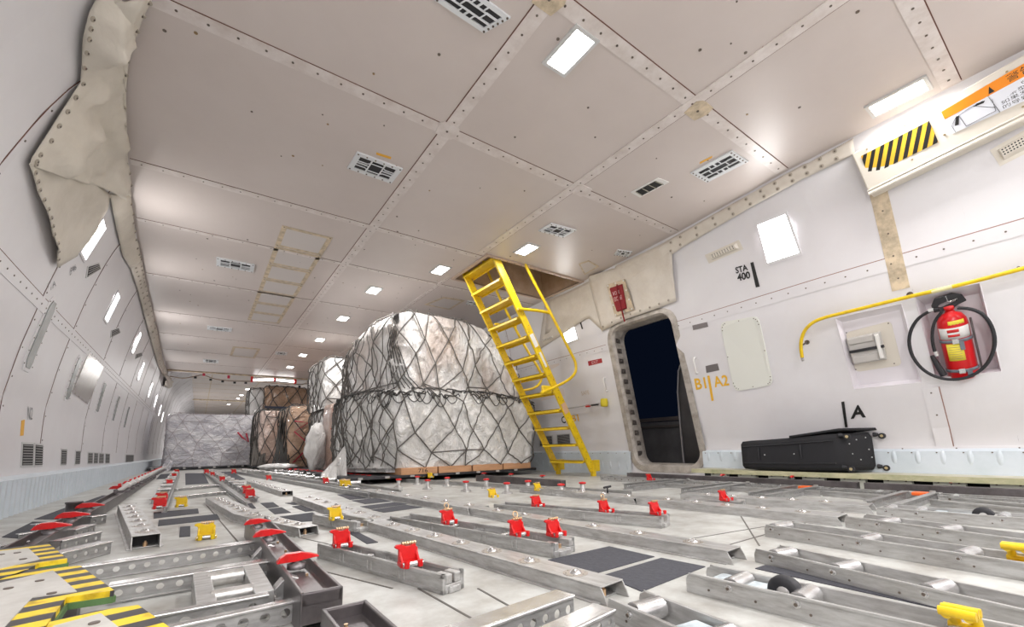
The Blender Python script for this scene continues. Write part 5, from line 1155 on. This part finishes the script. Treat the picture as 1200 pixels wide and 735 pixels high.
# barrier pole with a yellow end, left of the doorway
a, b = WP(632, 484, 1, .07), WP(702, 473, 1, .07); t = thing('barrier_strap', 'stowed strap bar with a yellow reel, left of the doorway', 'barrier', b)
MB().cyl(a, b, .008, 8).build('bar', grey, t, world=True); c = WP(708, 472, 1, .05); n = wn(1, c.y, c.z); Rm = Matrix.Translation(c) 
MB().lathe([(.02, -.055), (.045, -.05), (.05, 0), (.045, .05), (.02, .055)], 12, 0, Rm).build('reel', mat('yellow_cloth', (.62, .50, .02), .6, bump=.6, scale=25), t, world=True, bev=.004); MB().cyl(WP(693, 475, 1, .07), WP(701, 474, 1, .07), .013, 8).build('grip', black, t, world=True); MB().cyl(WP(687, 476, 1, .06), WP(691, 475.4, 1, .06), .02, 8).build('buckle', red, t, world=True)
wplate([(634, 470), (662, 464), (655, 425), (628, 432)], 'placard', 'pale instruction placard partly hidden behind the ladder', 'placard', mat('pale_placard', (.70, .62, .58), .5), .004)
# exterior beyond the door
X0 = 5.2
bz = mat('outer_panel', (.13, .125, .13), .45, .4, var=.3, scale=4, col2=(.08, .08, .085))
t = thing('open_hatch_panel', 'grey brown panel standing open outside the lower half of the doorway', 'panel', (X0, 3.3, 0)); m = MB(); zb = YP(770, 490, 3.6)
A_ = XP(742, 492, X0); B2 = XP(797, 490, X0); m.box(X0, X0+.05, B2.y-.1, A_.y+1.2, 0, A_.z-.06); m.box(X0-.01, X0, B2.y-.1, A_.y+1.2, A_.z*.45, A_.z*.45+.02); m.build('panel', bz, t, world=True)
MB().box(X0-.03, X0+.08, B2.y-.1, A_.y+1.2, A_.z-.05, A_.z).box(X0-.03, X0+.08, B2.y-.1, A_.y+1.2, A_.z-.14, A_.z-.11).build('top_rail', mat('rail_brown', (.10, .085, .08), .4, .5), t, world=True)
t = thing('door_edge', 'curved edge of the opened cabin door outside the doorway', 'door', XP(800, 545, 4.85)); m = MB(); N_ = [(812, 408), (803, 418), (797, 435), (796, 460), (798, 486), (800, 510), (804, 550)]
a = [XP(x, y, 4.85) for x, y in N_]; b = [p+Vector((0, -.9, 0)) for p in a]; V = a+b; k = len(a)
m.add(V, [(i, i+1, k+i+1, k+i) for i in range(k-1)], 0, True); m.build('door_skin', bz, t, world=True, sol=.05); MB().tube([p+Vector((-.03, 0, 0)) for p in a], .012, 8).build('seal', mat('seal_grey', (.2, .19, .2), .5), t, world=True)
l = area('doorway_light', (4.75, 3.4, 2.3), (0, .5, 0), .2, .5, 3, None, spread=2.6)  # area light without a fixture, just outside the doorway
# ------------------------------------------------------------------ LADDER
fL, fR = Vector((4.16, 4.66, .0)), Vector((4.16, 4.06, .0)); 
yA, yB = 4.58, 3.99; xt, zt = 2.52, 2.62; xb = 4.12
fl_, fr2 = G(659, 553, .03), G(694, 555.5, .03)
xb = (fl_.x+fr2.x)/2; yA, yB = fl_.y, fr2.y
tl, tr = YP(553, 333, yA), YP(583, 311, yB)
ry_A, ry_B = tl, tr
ry0 = Vector(((tl.x+tr.x)/2, 0, (tl.z+tr.z)/2)); sl = Vector((ry0.x-xb, 0, ry0.z)).normalized(); nrm = Vector((sl.z, 0, -sl.x))   # nrm points toward the climbing face (+x)
Lr = math.hypot(ry0.x-xb, ry0.z)+.16
t = thing('ladder', 'steep yellow metal ladder rising into the ceiling hatch', 'ladder', (xb, (yA+yB)/2, 0))
def LP(s, y, n=0): return Vector((xb, y, 0))+sl*s+nrm*n
for y, nm in ((yA, 'stile'), (yB, 'stile')):
    m = MB(); w2 = .045; d = .014; s0 = .08
    def sec(s): return [LP(s, y-d, -w2), LP(s, y+d, -w2), LP(s, y+d, w2), LP(s, y-d, w2)]
    m.hexa(sec(s0), sec(Lr)); 
    for k in range(40): s = s0+.04+(Lr-s0-.1)*k/39; q = LP(s, y-d, (.02 if k % 2 else -.02)); m.cyl(q, q-Vector((0, .002, 0)), .0055, 6, 1)
    m.build(nm, [yel, scr_m], t, world=True, bev=.003)
    m = MB(); m.box(xb-.05, xb+.07, y-d-.012, y+d+.012, .06, .2); m.box(xb-.05, xb+.0, y-d-.012, y+d+.012, .0, .06); m.build('foot', yel, t, world=True, bev=.004)
ns = 12
for i in range(ns):
    s = .22+(Lr-.3)*i/(ns-1); c = LP(s, 0); m = MB(); x, z = c.x, c.z; dpt = .075
    m.box(x-dpt, x+dpt, yB+.014, yA-.014, z-.006, z+.006); m.box(x+dpt-.006, x+dpt, yB+.014, yA-.014, z-.03, z+.006); m.box(x-dpt, x-dpt+.006, yB+.014, yA-.014, z-.03, z+.006)
    o = m.build('step', yel, t, world=True, bev=.003)
    if i in (3, 7, 9): cy = yA-.16; MB().box(x-.03, x-.012, cy-.06, cy+.06, z+.006, z+.02).build('latch_bar', black, o, world=True); MB().tube([(x+dpt+.004, cy-.05, z-.004), (x+dpt+.012, cy, z-.02), (x+dpt+.004, cy+.05, z-.004)], .008, 6).build('latch', black, o, world=True)
# handrails
def pipe(pts, nm='handrail'): MB().tube(smooth([Vector(p) for p in pts], 2), .018, 10).build(nm, yel, t, world=True)
sm_ = (yB)
a1 = YP(617, 313, yB-.04); a2 = YP(670, 412, yB-.04)
pipe([YP(x, y, yB-.06) for x, y in [(612, 300), (618, 316), (646, 368), (668, 412), (675, 425), (675, 437), (666, 446), (648, 455), (634, 461)]])
pipe([YP(x, y, yB-.04) for x, y in [(607, 362), (630, 364), (645, 367)]], 'handrail_strut')
pipe([YP(x, y, yA+.05) for x, y in [(566, 306), (580, 338), (597, 372), (616, 408), (634, 436), (635, 446), (628, 455), (612, 458)]])
pipe([YP(x, y, yA+.04) for x, y in [(580, 380), (595, 381), (605, 383)]], 'handrail_strut')
q = YP(640, 457, yB-.035); MB().box(q.x-.07, q.x+.07, yB-.06, yB-.02, q.z-.05, q.z+.05).build('bracket', yel, t, world=True, bev=.015)
m = MB()
for s, h in ((Lr*.655, .10),): pass
q0 = [LP(Lr*f, yB-.0145, n) for f, n in ((.60, -.03), (.60, .03), (.655, .03), (.655, -.03))]; m.hexa(q0, [p-Vector((0, .002, 0)) for p in q0]); q0 = [LP(Lr*f, yB-.0145, n) for f, n in ((.51, -.012), (.51, .02), (.575, .02), (.575, -.012))]; m.hexa(q0, [p-Vector((0, .002, 0)) for p in q0]); m.build('sticker', wl, t, world=True)
q0 = [LP(Lr*f, yB-.0145, n) for f, n in ((.30, -.035), (.30, .035), (.345, .035), (.345, -.035))]; MB().hexa(q0, [p-Vector((0, .002, 0)) for p in q0]).build('worn_patch', mat('worn_tan', (.6, .38, .24), .6), t, world=True)
# ------------------------------------------------------------------ SUITCASE on the ledge
sb = XP(985, 556, 4.16); 
t = thing('suitcase', 'black soft suitcase lying on its side on the ledge under the letter A', 'suitcase', (4.33, 1.75, LEDGE), 0)
SY0, SY1, SX0, SX1, SZ = 1.17, 2.13, 4.14, 4.44, LEDGE
m = MB(); nx, ny, nz = 6, 10, 5
def sbox(u, v, w_):   # rounded puffy box
    x = SX0+(SX1-SX0)*u; y = SY0+.16*(1-u)+(SY1-SY0-.16*(1-u))*v; z = SZ+.01+.26*w_+.055*w_*(1-v)**1.3; return Vector((x, y, z))
def face(fx, nu, nv, m_): m_.grid(fx, nu, nv, 0, True)
b_ = bmesh.new(); bmesh.ops.create_cube(b_, size=1); bmesh.ops.subdivide_edges(b_, edges=b_.edges, cuts=7, use_grid_fill=True)
V = []; 
for v in b_.verts:
    c = v.co*2; p = Vector(c); k = 14.0; l = (abs(c.x)**k+abs(c.y)**k+abs(c.z)**k)**(1/k); p = c/l*1.0
    p.x *= 1; q = sbox(p.x/2+.5, p.y/2+.5, p.z/2+.5); q += Vector((noise.noise(q*7)*.008, 0, noise.noise(q*6+Vector((5, 0, 0)))*.008)); V.append(q)
b_.verts.index_update(); F = [tuple(v.index for v in f.verts) for f in b_.faces]; b_.free()
m.add(V, F, 0, True); m.build('body', suit_m, t, world=True)
m = MB()
for w_ in (.22, .80):
    loop = [sbox(0, v, w_) for v in (0.05, .3, .6, .95)]; m.tube([p+Vector((-.002, 0, 0)) for p in loop], .005, 6)
m.build('zip_seam', mat('suit_edge', (.02, .02, .024), .5), t, world=True)
m = MB(); m.grid(lambda u, v: sbox(-.0+u*1.0, .0+.45*v, .99)+Vector((0, -.01*(1-v), .006+.018*(1-v))), 8, 8); m.build('lid_flap', suit_m, t, world=True, sol=.018)
m = MB(); 
for v in (.35, .78): m.tube([sbox(-.01, v, .35), sbox(-.03, v, .45), sbox(-.03, v, .65), sbox(-.01, v, .75)], .007, 6)
m.build('side_handle', black, t, world=True)
gd = mat('wheel_gold', (.55, .45, .25), .35, .4)
for (u, w_) in ((.04, .12), (.96, .12), (.04, .92), (.96, .92)):
    p = sbox(u, 0, w_); wv = MB(); wv.lathe([(.018, 0), (.018, .012), (.012, .03)], 10, 0, Matrix.Translation(p+Vector((0, .01, 0))) @ Matrix.Rotation(PI/2, 4, 'X')); wv = wv.build('caster_fork', black, t, world=True)
    q = p+Vector((.012, -.042, -.012)); MB().cyl(q+Vector((-.012, 0, 0)), q+Vector((.012, 0, 0)), .023, 14).cyl(q+Vector((-.014, 0, 0)), q+Vector((.014, 0, 0)), .011, 10, 1).build('caster_wheel', [black, gd], wv, world=True)
m = MB()
for (u, w_) in ((.25, .7), (.45, .8), (.7, .85), (.3, .45), (.75, .55), (.5, .3), (.8, .35)): p = sbox(u, 0, w_); m.cyl(p+Vector((0, .004, 0)), p+Vector((0, -.004, 0)), .005, 8)
for v in (.42, .72): p = sbox(0, v, .5); m.cyl(p+Vector((.004, 0, 0)), p+Vector((-.004, 0, 0)), .005, 8)
m.build('stud', ltgrey, t, world=True)
P6_ = set(o.name for o in bpy.data.objects)
# ------------------------------------------------------------------ CARGO
def plan_loop(poly, rad=.12, n=6):
    out = []
    P = [Vector((x, y, 0)) for x, y in poly]; k = len(P)
    for i in range(k):
        p, a, b = P[i], P[i-1], P[(i+1) % k]; r1 = min(rad, (a-p).length*.4); r2 = min(rad, (b-p).length*.4); A_ = p+(a-p).normalized()*r1; B2 = p+(b-p).normalized()*r2
        for j in range(n+1): f = j/n; out.append((A_*(1-f)+p*f)*(1-f)+(p*(1-f)+B2*f)*f)
    return out
class Load:
    """soft wrapped load: plan polygon, height profile [(v, z, scale)], slight noise"""
    def __init__(s, poly, prof, rad=.12, seed=0, amp=.04, shear=(0, 0), tilt=None):
        s.L = plan_loop(poly, rad); s.c = sum(s.L, Vector())/len(s.L); s.prof = prof; s.seed = Vector((seed*3.7, seed, 0)); s.amp = amp; s.shear = shear; s.tilt = tilt
        d = [0]
        for i in range(len(s.L)): d.append(d[-1]+(s.L[(i+1) % len(s.L)]-s.L[i]).length)
        s.d = d; s.per = d[-1]
    def plan(s, u):
        t = (u % 1)*s.per
        for i in range(len(s.L)):
            if t <= s.d[i+1]: f = (t-s.d[i])/max(1e-9, s.d[i+1]-s.d[i]); return s.L[i]*(1-f)+s.L[(i+1) % len(s.L)]*f
        return s.L[0].copy()
    def S(s, u, v, off=0.0, fine=True):
        """v in 0..1 the sides, 1..2 the top towards its centre"""
        p = s.plan(u)
        if v <= 1: z = tab([(a, b) for a, b, c in s.prof], v); k = tab([(a, c) for a, b, c in s.prof], v)
        else: z = s.prof[-1][1]; k = s.prof[-1][2]*(2-v)
        z0 = s.prof[0][1]; H = s.prof[-1][1]-z0; f = (z-z0)/H
        q = s.c+(p-s.c)*k; q.z = z; q.x += s.shear[0]*f*f; q.y += s.shear[1]*f*f
        if s.tilt: q.z -= s.tilt(q.x, q.y)*(f**3)
        d = (p-s.c); d.z = 0; d = d.normalized() if d.length > 1e-6 else Vector((0, 0, 1)); n = d if v <= 1 else (d*(2-v)*.3+Vector((0, 0, 1))).normalized()
        a = noise.noise(q*1.6+s.seed)*s.amp
        if fine:
            a += noise.noise(Vector((q.x*5, q.y*5, q.z*2.2))+s.seed)*s.amp*.5
            r1 = 1-abs(noise.noise(Vector((q.x*4+q.z*3+q.y*2, q.z*2-q.x*1.5, q.y*4))+s.seed))*2; r2 = 1-abs(noise.noise(Vector((q.x*8-q.z*5, q.y*8+q.z*2, q.z*3))+s.seed))*2
            a += (max(0, r1)**4*.55+max(0, r2)**3*.3)*s.amp
        return q+n*(a+off)
    def skin(s, name, mt, parent, nu=180, nv=56, top=10, off=0.0, v0=0.0, v1=1.0):
        m = MB(); rows = [v0+(v1-v0)*j/nv for j in range(nv+1)]+[1+.97*j/top for j in range(1, top+1)]
        V = [s.S(i/nu, v, off) for v in rows for i in range(nu)]; F = []
        for j in range(len(rows)-1): F += [(j*nu+i, j*nu+(i+1) % nu, (j+1)*nu+(i+1) % nu, (j+1)*nu+i) for i in range(nu)]
        if top: F.append(tuple((len(rows)-1)*nu+i for i in range(nu)))
        m.add(V, F, 0, True); return m.build(name, mt, parent, world=True)
    def net(s, name, mt, parent, nu=26, rows=9, r=.006, v1=1.75, jit=.25, v0=0.0, off=.03, seed=1, umask=None, pull=0):
        rnd = random.Random(seed); m = MB(); N = {}
        for j in range(rows+1):
            for i in range(nu):
                u = (i+(.5 if j % 2 else 0)+rnd.uniform(-jit, jit))/nu; v = v0+(v1-v0)*(j+rnd.uniform(-jit, jit)*.8*(0 if j == 0 else 1))/rows; N[(i, j)] = (u, v)
        def edge(a, b):
            (u0, w0), (u1, w1) = a, b
            if u1-u0 > .5: u1 -= 1
            if u0-u1 > .5: u1 += 1
            if umask and not umask((u0+u1)/2, (w0+w1)/2): return
            k = 6; m.tube([s.S(u0+(u1-u0)*t/k, w0+(w1-w0)*t/k, off) for t in range(k+1)], r, 5)
        for j in range(rows):
            for i in range(nu):
                a = N[(i, j)]
                if j % 2: edge(a, N[(i, j+1)]); edge(a, N[((i+1) % nu, j+1)])
                else: edge(a, N[(i, j+1)]); edge(a, N[((i-1) % nu, j+1)])
                if j % 3 == 1 and rnd.random() < .35: edge(a, N[((i+1) % nu, j)])
                if rnd.random() < .9: p = s.S(a[0], a[1], off); m.lathe([(.001, -r*1.5), (r*1.7, 0), (.001, r*1.5)], 6, 0, Matrix.Translation(p))
        return m.build(name, mt, parent, world=True)
def pallet(x0, x1, y0, y1, label, z=.085, th=.03, wood=True):
    t = thing('cargo_pallet', label, 'pallet', ((x0+x1)/2, (y0+y1)/2, z)); m = MB(); m.box(x0, x1, y0, y1, z, z+th); m.build('sheet', mat('pallet_dark', (.045, .045, .05), .45, .5), t, world=True, bev=.004)
    m = MB()
    for a in range(int((x1-x0)/.3)): m.box(x0+.08+a*.3, x0+.13+a*.3, y0-.012, y0, z+.005, z+th-.002)
    m.build('ring_slot', grey, t, world=True); return t
# --- big netted load
pallet(1.36, 3.93, 4.93, 7.3, 'dark metal pallet sheet under the big netted load')
BX0, BY0 = 1.42, 5.0
m = None
t = thing('skid', 'low wooden skid under the big netted load', 'skid', (2.9, 5.2, .115))
m = MB()
for k in range(4): m.box(1.93+k*.48, 2.39+k*.48, 4.93, 6.9, .115, .195)
m.build('board', mat('skid_wood', (.60, .33, .18), .65, var=.3, scale=6, col2=(.45, .24, .12), stretch=(1, 6, 6)), t, world=True, bev=.004)
m = MB(); text_mb(m, '716', [G(493, 556, .13), G(505, 555.4, .13), G(505, 553, .17), G(493, 553.6, .17)] if False else [Vector((2.14, 4.928, .135)), Vector((2.26, 4.928, .135)), Vector((2.26, 4.928, .18)), Vector((2.14, 4.928, .18))], 0, .002); m.build('number', [ink], t, world=True)
P1 = [(1.93, 4.98), (3.82, 4.92), (3.88, 5.8), (3.84, 7.0), (1.72, 7.1), (1.52, 6.1), (1.54, 5.62)]
big = Load(P1, [(0, .19, .985), (.12, .35, 1.0), (.30, .70, 1.02), (.44, 1.0, 1.03), (.50, 1.12, 1.01), (.53, 1.155, .96), (.56, 1.18, .92), (.62, 1.30, .915), (.8, 1.74, .915), (.93, 2.04, .895), (.975, 2.14, .865), (1, 2.17, .80)], .10, 2, .055,
           tilt=lambda x, y: max(0, x-2.8)*.22+max(0, x-3.2)*.75+max(0, 2.0-x)*.55+max(0, y-5.5)*.27)
lo = Load(P1, [(0, .14, .93), (.9, 1.08, .94), (1, 1.12, .90)], .1, 2, .02); t = thing('wrapped_bundle', 'white shrink-wrapped bundle in the lower half of the big netted load', 'bundle', (2.7, 6, .2)); lo.skin('wrap', film3_m, t, 90, 16, 5)
crt = 0
for (x0, x1, y0, y1, z0, z1, l) in [(2.05, 2.75, 5.17, 5.95, 1.14, 1.62, 'front left'), (2.78, 3.45, 5.17, 5.95, 1.14, 1.60, 'front right'), (1.95, 2.5, 6.0, 6.6, 1.14, 1.5, 'rear left'), (2.1, 2.78, 5.22, 5.95, 1.63, 1.98, 'top left'), (2.6, 3.3, 6.0, 6.7, 1.14, 1.5, 'rear right'), (2.82, 3.35, 5.27, 5.95, 1.61, 1.86, 'top right')]:
    m = MB(); m.box(x0, x1, y0, y1, z0, z1); tag(m.build('carton', carton_m, bev=.01), 'brown carton showing through the film, %s of the upper half of the big load' % l, 'carton')
t = thing('plastic_wrap', 'cloudy creased plastic sheet draped over the big netted load', 'plastic wrap', (2.7, 6, .12)); big.skin('upper_sheet', film_m, t, 300, 60, 14, v0=.5); big.skin('lower_sheet', film3_m, t, 300, 60, 0, v1=.515)
t = thing('cargo_net', 'dark knotted cargo net over the big load beside the ladder', 'cargo net', (2.7, 6, .12)); big.net('mesh', net_m, t, 24, 12, .008, 1.7, .3, seed=5)
# bunched knots along the waist
m = MB(); rnd = random.Random(4)
for i in range(90):
    u = (i+rnd.random())/90; k = 7; v = .50+rnd.uniform(-.03, .035)
    m.tube([big.S(u+(j/k)*.03, v+rnd.uniform(-.016, .016), .035+rnd.uniform(0, .03), False) for j in range(k)], .009, 5)
    if rnd.random() < .75:
        h = rnd.uniform(.04, .11); p = [big.S(u, v, .05, False), big.S(u+.004, v-h*.6, .05, False), big.S(u+.012, v-h, .045, False), big.S(u+.02, v-h*.5, .05, False), big.S(u+.018, v, .045, False)]; m.tube(smooth(p), .006, 5)
    if rnd.random() < .5: q = big.S(u, v-.01, .05, False); m.lathe([(.001, -.03), (.02, -.01), (.017, .02), (.001, .03)], 6, 0, Matrix.Translation(q))
m.build('waist_rope', netd_m, t, world=True)
m = MB()
for i in range(30):
    u = .80+.20*(i+rnd.random())/30; a = rnd.uniform(.01, .06); b = rnd.uniform(.46, .52); w0 = rnd.uniform(-.012, .012); m.tube([big.S(u+w0*math.sin(j*1.3+i), a+(b-a)*j/9, .032) for j in range(10)], .006, 5)
    if i % 2: m.tube([big.S(u-w0*math.sin(j*1.1+i), .53+.40*j/8, .032) for j in range(9)], .006, 5)
m.build('side_rope', net_m, t, world=True)
m = MB(); u_ = .02
for i in range(6): m.tube([big.S(.002*i-.012, .98-.0*i, .03, False), big.S(.004*i-.02, .8, .03, False), big.S(.006*i-.01, .62, .03, False), big.S(.008*i, .52, .03, False)], .0065, 5)
m.build('hanging_rope', netd_m, t, world=True)
# plastic skirt spilling at the left foot
def skirt(px_top, px_bot, Y, label, mt=film3_m):
    a = [YP(*p, Y) for p in px_top]; b = [YP(*p, Y-.25) for p in px_bot]; m = MB()
    def f(u, v):
        n = len(a)-1; k = min(n-1, int(u*n)); g = u*n-k; A_ = a[k]*(1-g)+a[k+1]*g; B2 = b[k]*(1-g)+b[k+1]*g; p = A_*(1-v)+B2*v; return p+Vector((0, -.06*math.sin(u*14)*(v+.2), .02*noise.noise(p*6)))
    m.grid(f, 30, 14); tag(m.build('plastic_sheet', mt, sol=.004), label, 'plastic sheet')
skirt([(377, 552), (390, 540), (405, 520)], [(376, 556), (390, 557.5), (405, 558)], 5.75, 'loose white plastic trailing at the left foot of the big load')
# --- far wrapped load
pallet(-.95, 1.55, 13.3, 15.4, 'thin black pallet under the far shrink-wrapped load', .05, .05)
fw = Load([(-.66, 13.5), (1.33, 13.45), (1.33, 15.2), (-.66, 15.2)], [(0, .10, 1.02), (.5, .8, 1.0), (.96, 1.36, 1.0), (1, 1.4, .96)], .08, 5, .03)
t = thing('wrapped_load', 'low block of goods under shiny clear film, far left', 'wrapped load', (.33, 14.3, .1)); fw.skin('film', film2_m, t, 180, 40, 8)
m = MB()
for (a, b) in [((-.55, .35, .1), (.35, 1.25, 1.3)), ((-.2, 1.3, .9), (1.2, .6, .5))]: pass
core = Load([(-.6, 13.56), (1.27, 13.5), (1.27, 15.1), (-.6, 15.1)], [(0, .1, 1), (1, 1.34, .98)], .05, 6, .01); core.skin('goods', mat('goods_grey', (.68, .62, .58), .6, var=.5, scale=3, col2=(.45, .45, .52)), t, 40, 8, 3)
fw.net('inner_net', mat('faint_net', (.45, .40, .42), .8), t, 20, 6, .005, 1.2, .25, off=.02, seed=8)
m = MB(); m.tube([fw.S(.205, .62, .03), fw.S(.22, .5, .04), fw.S(.24, .42, .03), fw.S(.23, .6, .03)], .02, 6); m.build('red_tie', mat('pink_tie', (.55, .04, .08), .5), t, world=True)
skirt([(196, 536), (200, 538), (204, 540)], [(184, 553), (190, 554), (197, 554)], 13.4, 'small trailing film at the left foot of the far wrapped load', film2_m)
# --- row of loads along the middle
def stack(x0, x1, y0, y1, z0, z1, label, mt, netm=None, nu=14, rows=7, seed=1, name='wrapped_load', amp=.03, core_=None, cat='wrapped load', r=.009, shrink=.95, netmask=None):
    L = Load([(x0, y0), (x1, y0), (x1, y1), (x0, y1)], [(0, z0, 1), (.5, (z0+z1)/2, 1.01), (.94, z1-.06, 1), (1, z1, shrink)], .1, seed, amp)
    t = thing(name, label, cat, ((x0+x1)/2, (y0+y1)/2, z0)); L.skin('wrap', mt, t, 90, 26, 6)
    if netm: L.net('net', netm, t, nu, rows, r, 1.5, .2, seed=seed, off=.03, umask=netmask)
    return L, t
brownwrap = film('brown_wrap', (.62, .42, .30), (.52, .33, .21), .98, 1.0, sc=3, rough=.3); pinkwrap = film('pale_brown_wrap', (.66, .52, .46), (.58, .40, .32), .95, 1.0, sc=2.5, rough=.28)
pallet(1.34, 3.7, 7.4, 9.1, 'dark pallet under the tall white wrapped load'); pallet(1.3, 3.6, 9.35, 11.0, 'dark pallet under the first brown load'); pallet(1.0, 3.5, 11.2, 13.2, 'dark pallet under the second brown load')
stack(1.66, 3.4, 7.75, 9.0, 1.12, 2.0, 'tall white wrapped load with a dark net, left of the big one', film3_m, net_m, 20, 7, 11)
stack(1.70, 2.9, 7.85, 9.0, .12, 1.10, 'white wrapped base of the tall load', film3_m, net_m, 22, 6, 12)
L, t = stack(1.66, 2.5, 7.25, 7.8, .12, 1.16, 'brown carton stack laced with red rope beside the big load', pinkwrap, None, seed=13, amp=.02)
m = MB(); zz = [(1.68, 1.05), (1.92, 1.12), (1.68, .95), (1.93, .80), (1.67, .76), (1.9, .45), (1.70, .3), (1.92, .25), (1.70, .52), (1.86, .60), (1.67, .76)]; m.tube([Vector((x, 7.2, z)) for x, z in zz], .014, 6); m.build('red_rope', mat('red_rope', (.50, .04, .02), .6), t, world=True)
L, t = stack(1.42, 2.7, 9.45, 10.9, .12, 1.32, 'brown carton load with pink straps and a slack net, behind the tall white one', brownwrap, netd_m, 14, 6, 14)
m = MB(); m.tube([Vector((x, 9.40, z)) for x, z in [(1.5, 1.0), (1.75, .98), (1.5, .8), (1.95, .4), (1.5, .2), (2.0, .75)]], .013, 6); m.build('pink_strap', MATS['pink_tie'], t, world=True)
L, t = stack(1.10, 2.3, 11.4, 13.0, .12, 1.36, 'brown and white load under a dense dark net, right of the far wrapped one', pinkwrap, netd_m, 26, 7, 15, r=.008)
stack(1.4, 3.6, 15.6, 17.4, .1, 1.36, 'pale lower block of the farthest brown load', brownwrap, net_m, 16, 5, 16); stack(1.62, 3.1, 15.7, 17.3, 1.36, 2.5, 'big brown carton block with a diamond net, farthest and high', brownwrap, net_m, 16, 5, 17, r=.013)
stack(1.22, 1.6, 15.8, 17.3, 1.2, 2.4, 'white netted bulge at the left of the farthest brown block', film3_m, net_m, 12, 6, 18); m = MB(); m.box(1.6, 3.1, 15.55, 15.62, 1.78, 1.85); tag(m.build('dark_strap', mat('blue_black', (.05, .06, .09), .6)), 'dark strap band between the two blocks of the farthest load', 'strap')
m = MB(); rnd = random.Random(9)     # slack dark rope bundle between the two brown loads
for i in range(26):
    x = 1.28+rnd.uniform(-.05, .22); m.tube(smooth([Vector((x+.25, 10.9, 1.3)), Vector((x+.12, 10.2, 1.0+rnd.uniform(-.1, .1))), Vector((x+rnd.uniform(-.05, .05), 9.6, .6)), Vector((x-.05+rnd.uniform(-.06, .06), 9.35, .13))]), .012, 5)
tag(m.build('rope_bundle', netd_m), 'thick bundle of slack dark net rope hanging between the two brown loads', 'rope')
m = MB()
for i in range(24):
    x = 1.12+rnd.uniform(-.08, .16); m.tube(smooth([Vector((x+.3, 13.0, 1.35)), Vector((x+.1, 12.2, 1.0+rnd.uniform(-.1, .1))), Vector((x+rnd.uniform(-.05, .05), 11.5, .6)), Vector((x-.05+rnd.uniform(-.06, .06), 11.3, .13))]), .013, 5)
tag(m.build('rope_bundle', net_m), 'slack grey net rope hanging down just right of the far wrapped load', 'rope')
def bag(x, y, z, s, label, seed):
    m = MB()
    def f(u, v): a = u*2*PI; b = (v-.5)*PI; p = Vector((math.cos(a)*math.cos(b), math.sin(a)*math.cos(b), math.sin(b))); k = 1+.3*noise.noise(p*2+Vector((seed, 0, 0)))+.12*noise.noise(p*6); return Vector((x+p.x*s[0]*k, y+p.y*s[1]*k, max(z, z+s[2]+p.z*s[2]*k)))
    m.grid(f, 24, 14, closeu=True); tag(m.build('plastic_bundle', film3_m), label, 'plastic bundle')
bag(1.50, 7.45, .12, (.16, .12, .36), 'loose white plastic bundle at the foot of the tall white load', 3); bag(1.15, 8.6, .115, (.3, .16, .05), 'flat scrap of white plastic on the floor before the brown load', 5)
for o in bpy.data.objects:
    if o.name not in P6_ and o.parent is None: o.location.z -= .03
# cable garland and tube lamp at the ceiling step
GY = 14.0
def gp(px, py): return YP(px, py, GY)
pts = [gp(x, y) for x, y in [(199, 441), (215, 444), (229, 441), (238, 439), (250, 444), (262, 446), (278, 447), (292, 447), (310, 448), (330, 450), (352, 451), (372, 448)]]
t = thing('cable_garland', 'drooping cable strung across the hold at the ceiling step', 'cable', pts[0]); MB().tube(smooth(pts), .012, 6).build('cable', mat('tan_cable', (.25, .18, .13), .6), t, world=True)
m = MB()
for x, y in [(229, 441.5), (247, 444), (261, 446), (275, 447.5), (288, 447.8), (351, 452), (363, 451)]: p = gp(x, y); m.box(p.x-.03, p.x+.03, p.y-.02, p.y+.02, p.z-.05, p.z)
m.build('clip', black, t, world=True); m = MB()
for x, y in [(239, 438), (268, 441), (368.5, 447)]: p = gp(x, y); m.box(p.x-.03, p.x+.03, p.y-.02, p.y+.02, p.z-.06, p.z+.02)
m.build('red_clip', mat('pink_tie', (1, 1, 1)), t, world=True)
A_, B2, C2 = gp(295, 445.5), gp(322, 445), gp(346, 447.5); t = thing('tube_lamp', 'hanging white tube lamp with red ties at the ceiling step', 'lamp', A_); MB().tube([A_, B2, C2], .03, 10).build('tube', glow2, t, world=True)
m = MB()
for p in (A_, B2, C2): m.box(p.x-.03, p.x+.03, p.y-.04, p.y+.04, p.z-.06, p.z+.12)
m.build('red_tie', mat('red_paint', (1, 1, 1)), t, world=True)
m = MB(); m.cyl((-.82, GY-.1, HC-.02), (4.2, GY-.1, HC-.02), .02, 6); trim(m, tape_m); m = MB(); m.cyl((-.9, 26, HC2-.03), (4.3, 26, HC2-.03), .03, 6); trim(m, tape_m)
m = MB()
for i, y in enumerate(frange(15.6, 38, 1.5)): m.box(-.8, 4.2, y, y+.012, HC2-.006, HC2)
for x in (.2, 1.7, 3.2): m.box(x, x+.03, YSTEP+.1, 40, HC2-.006, HC2)
trim(m, tape_m)
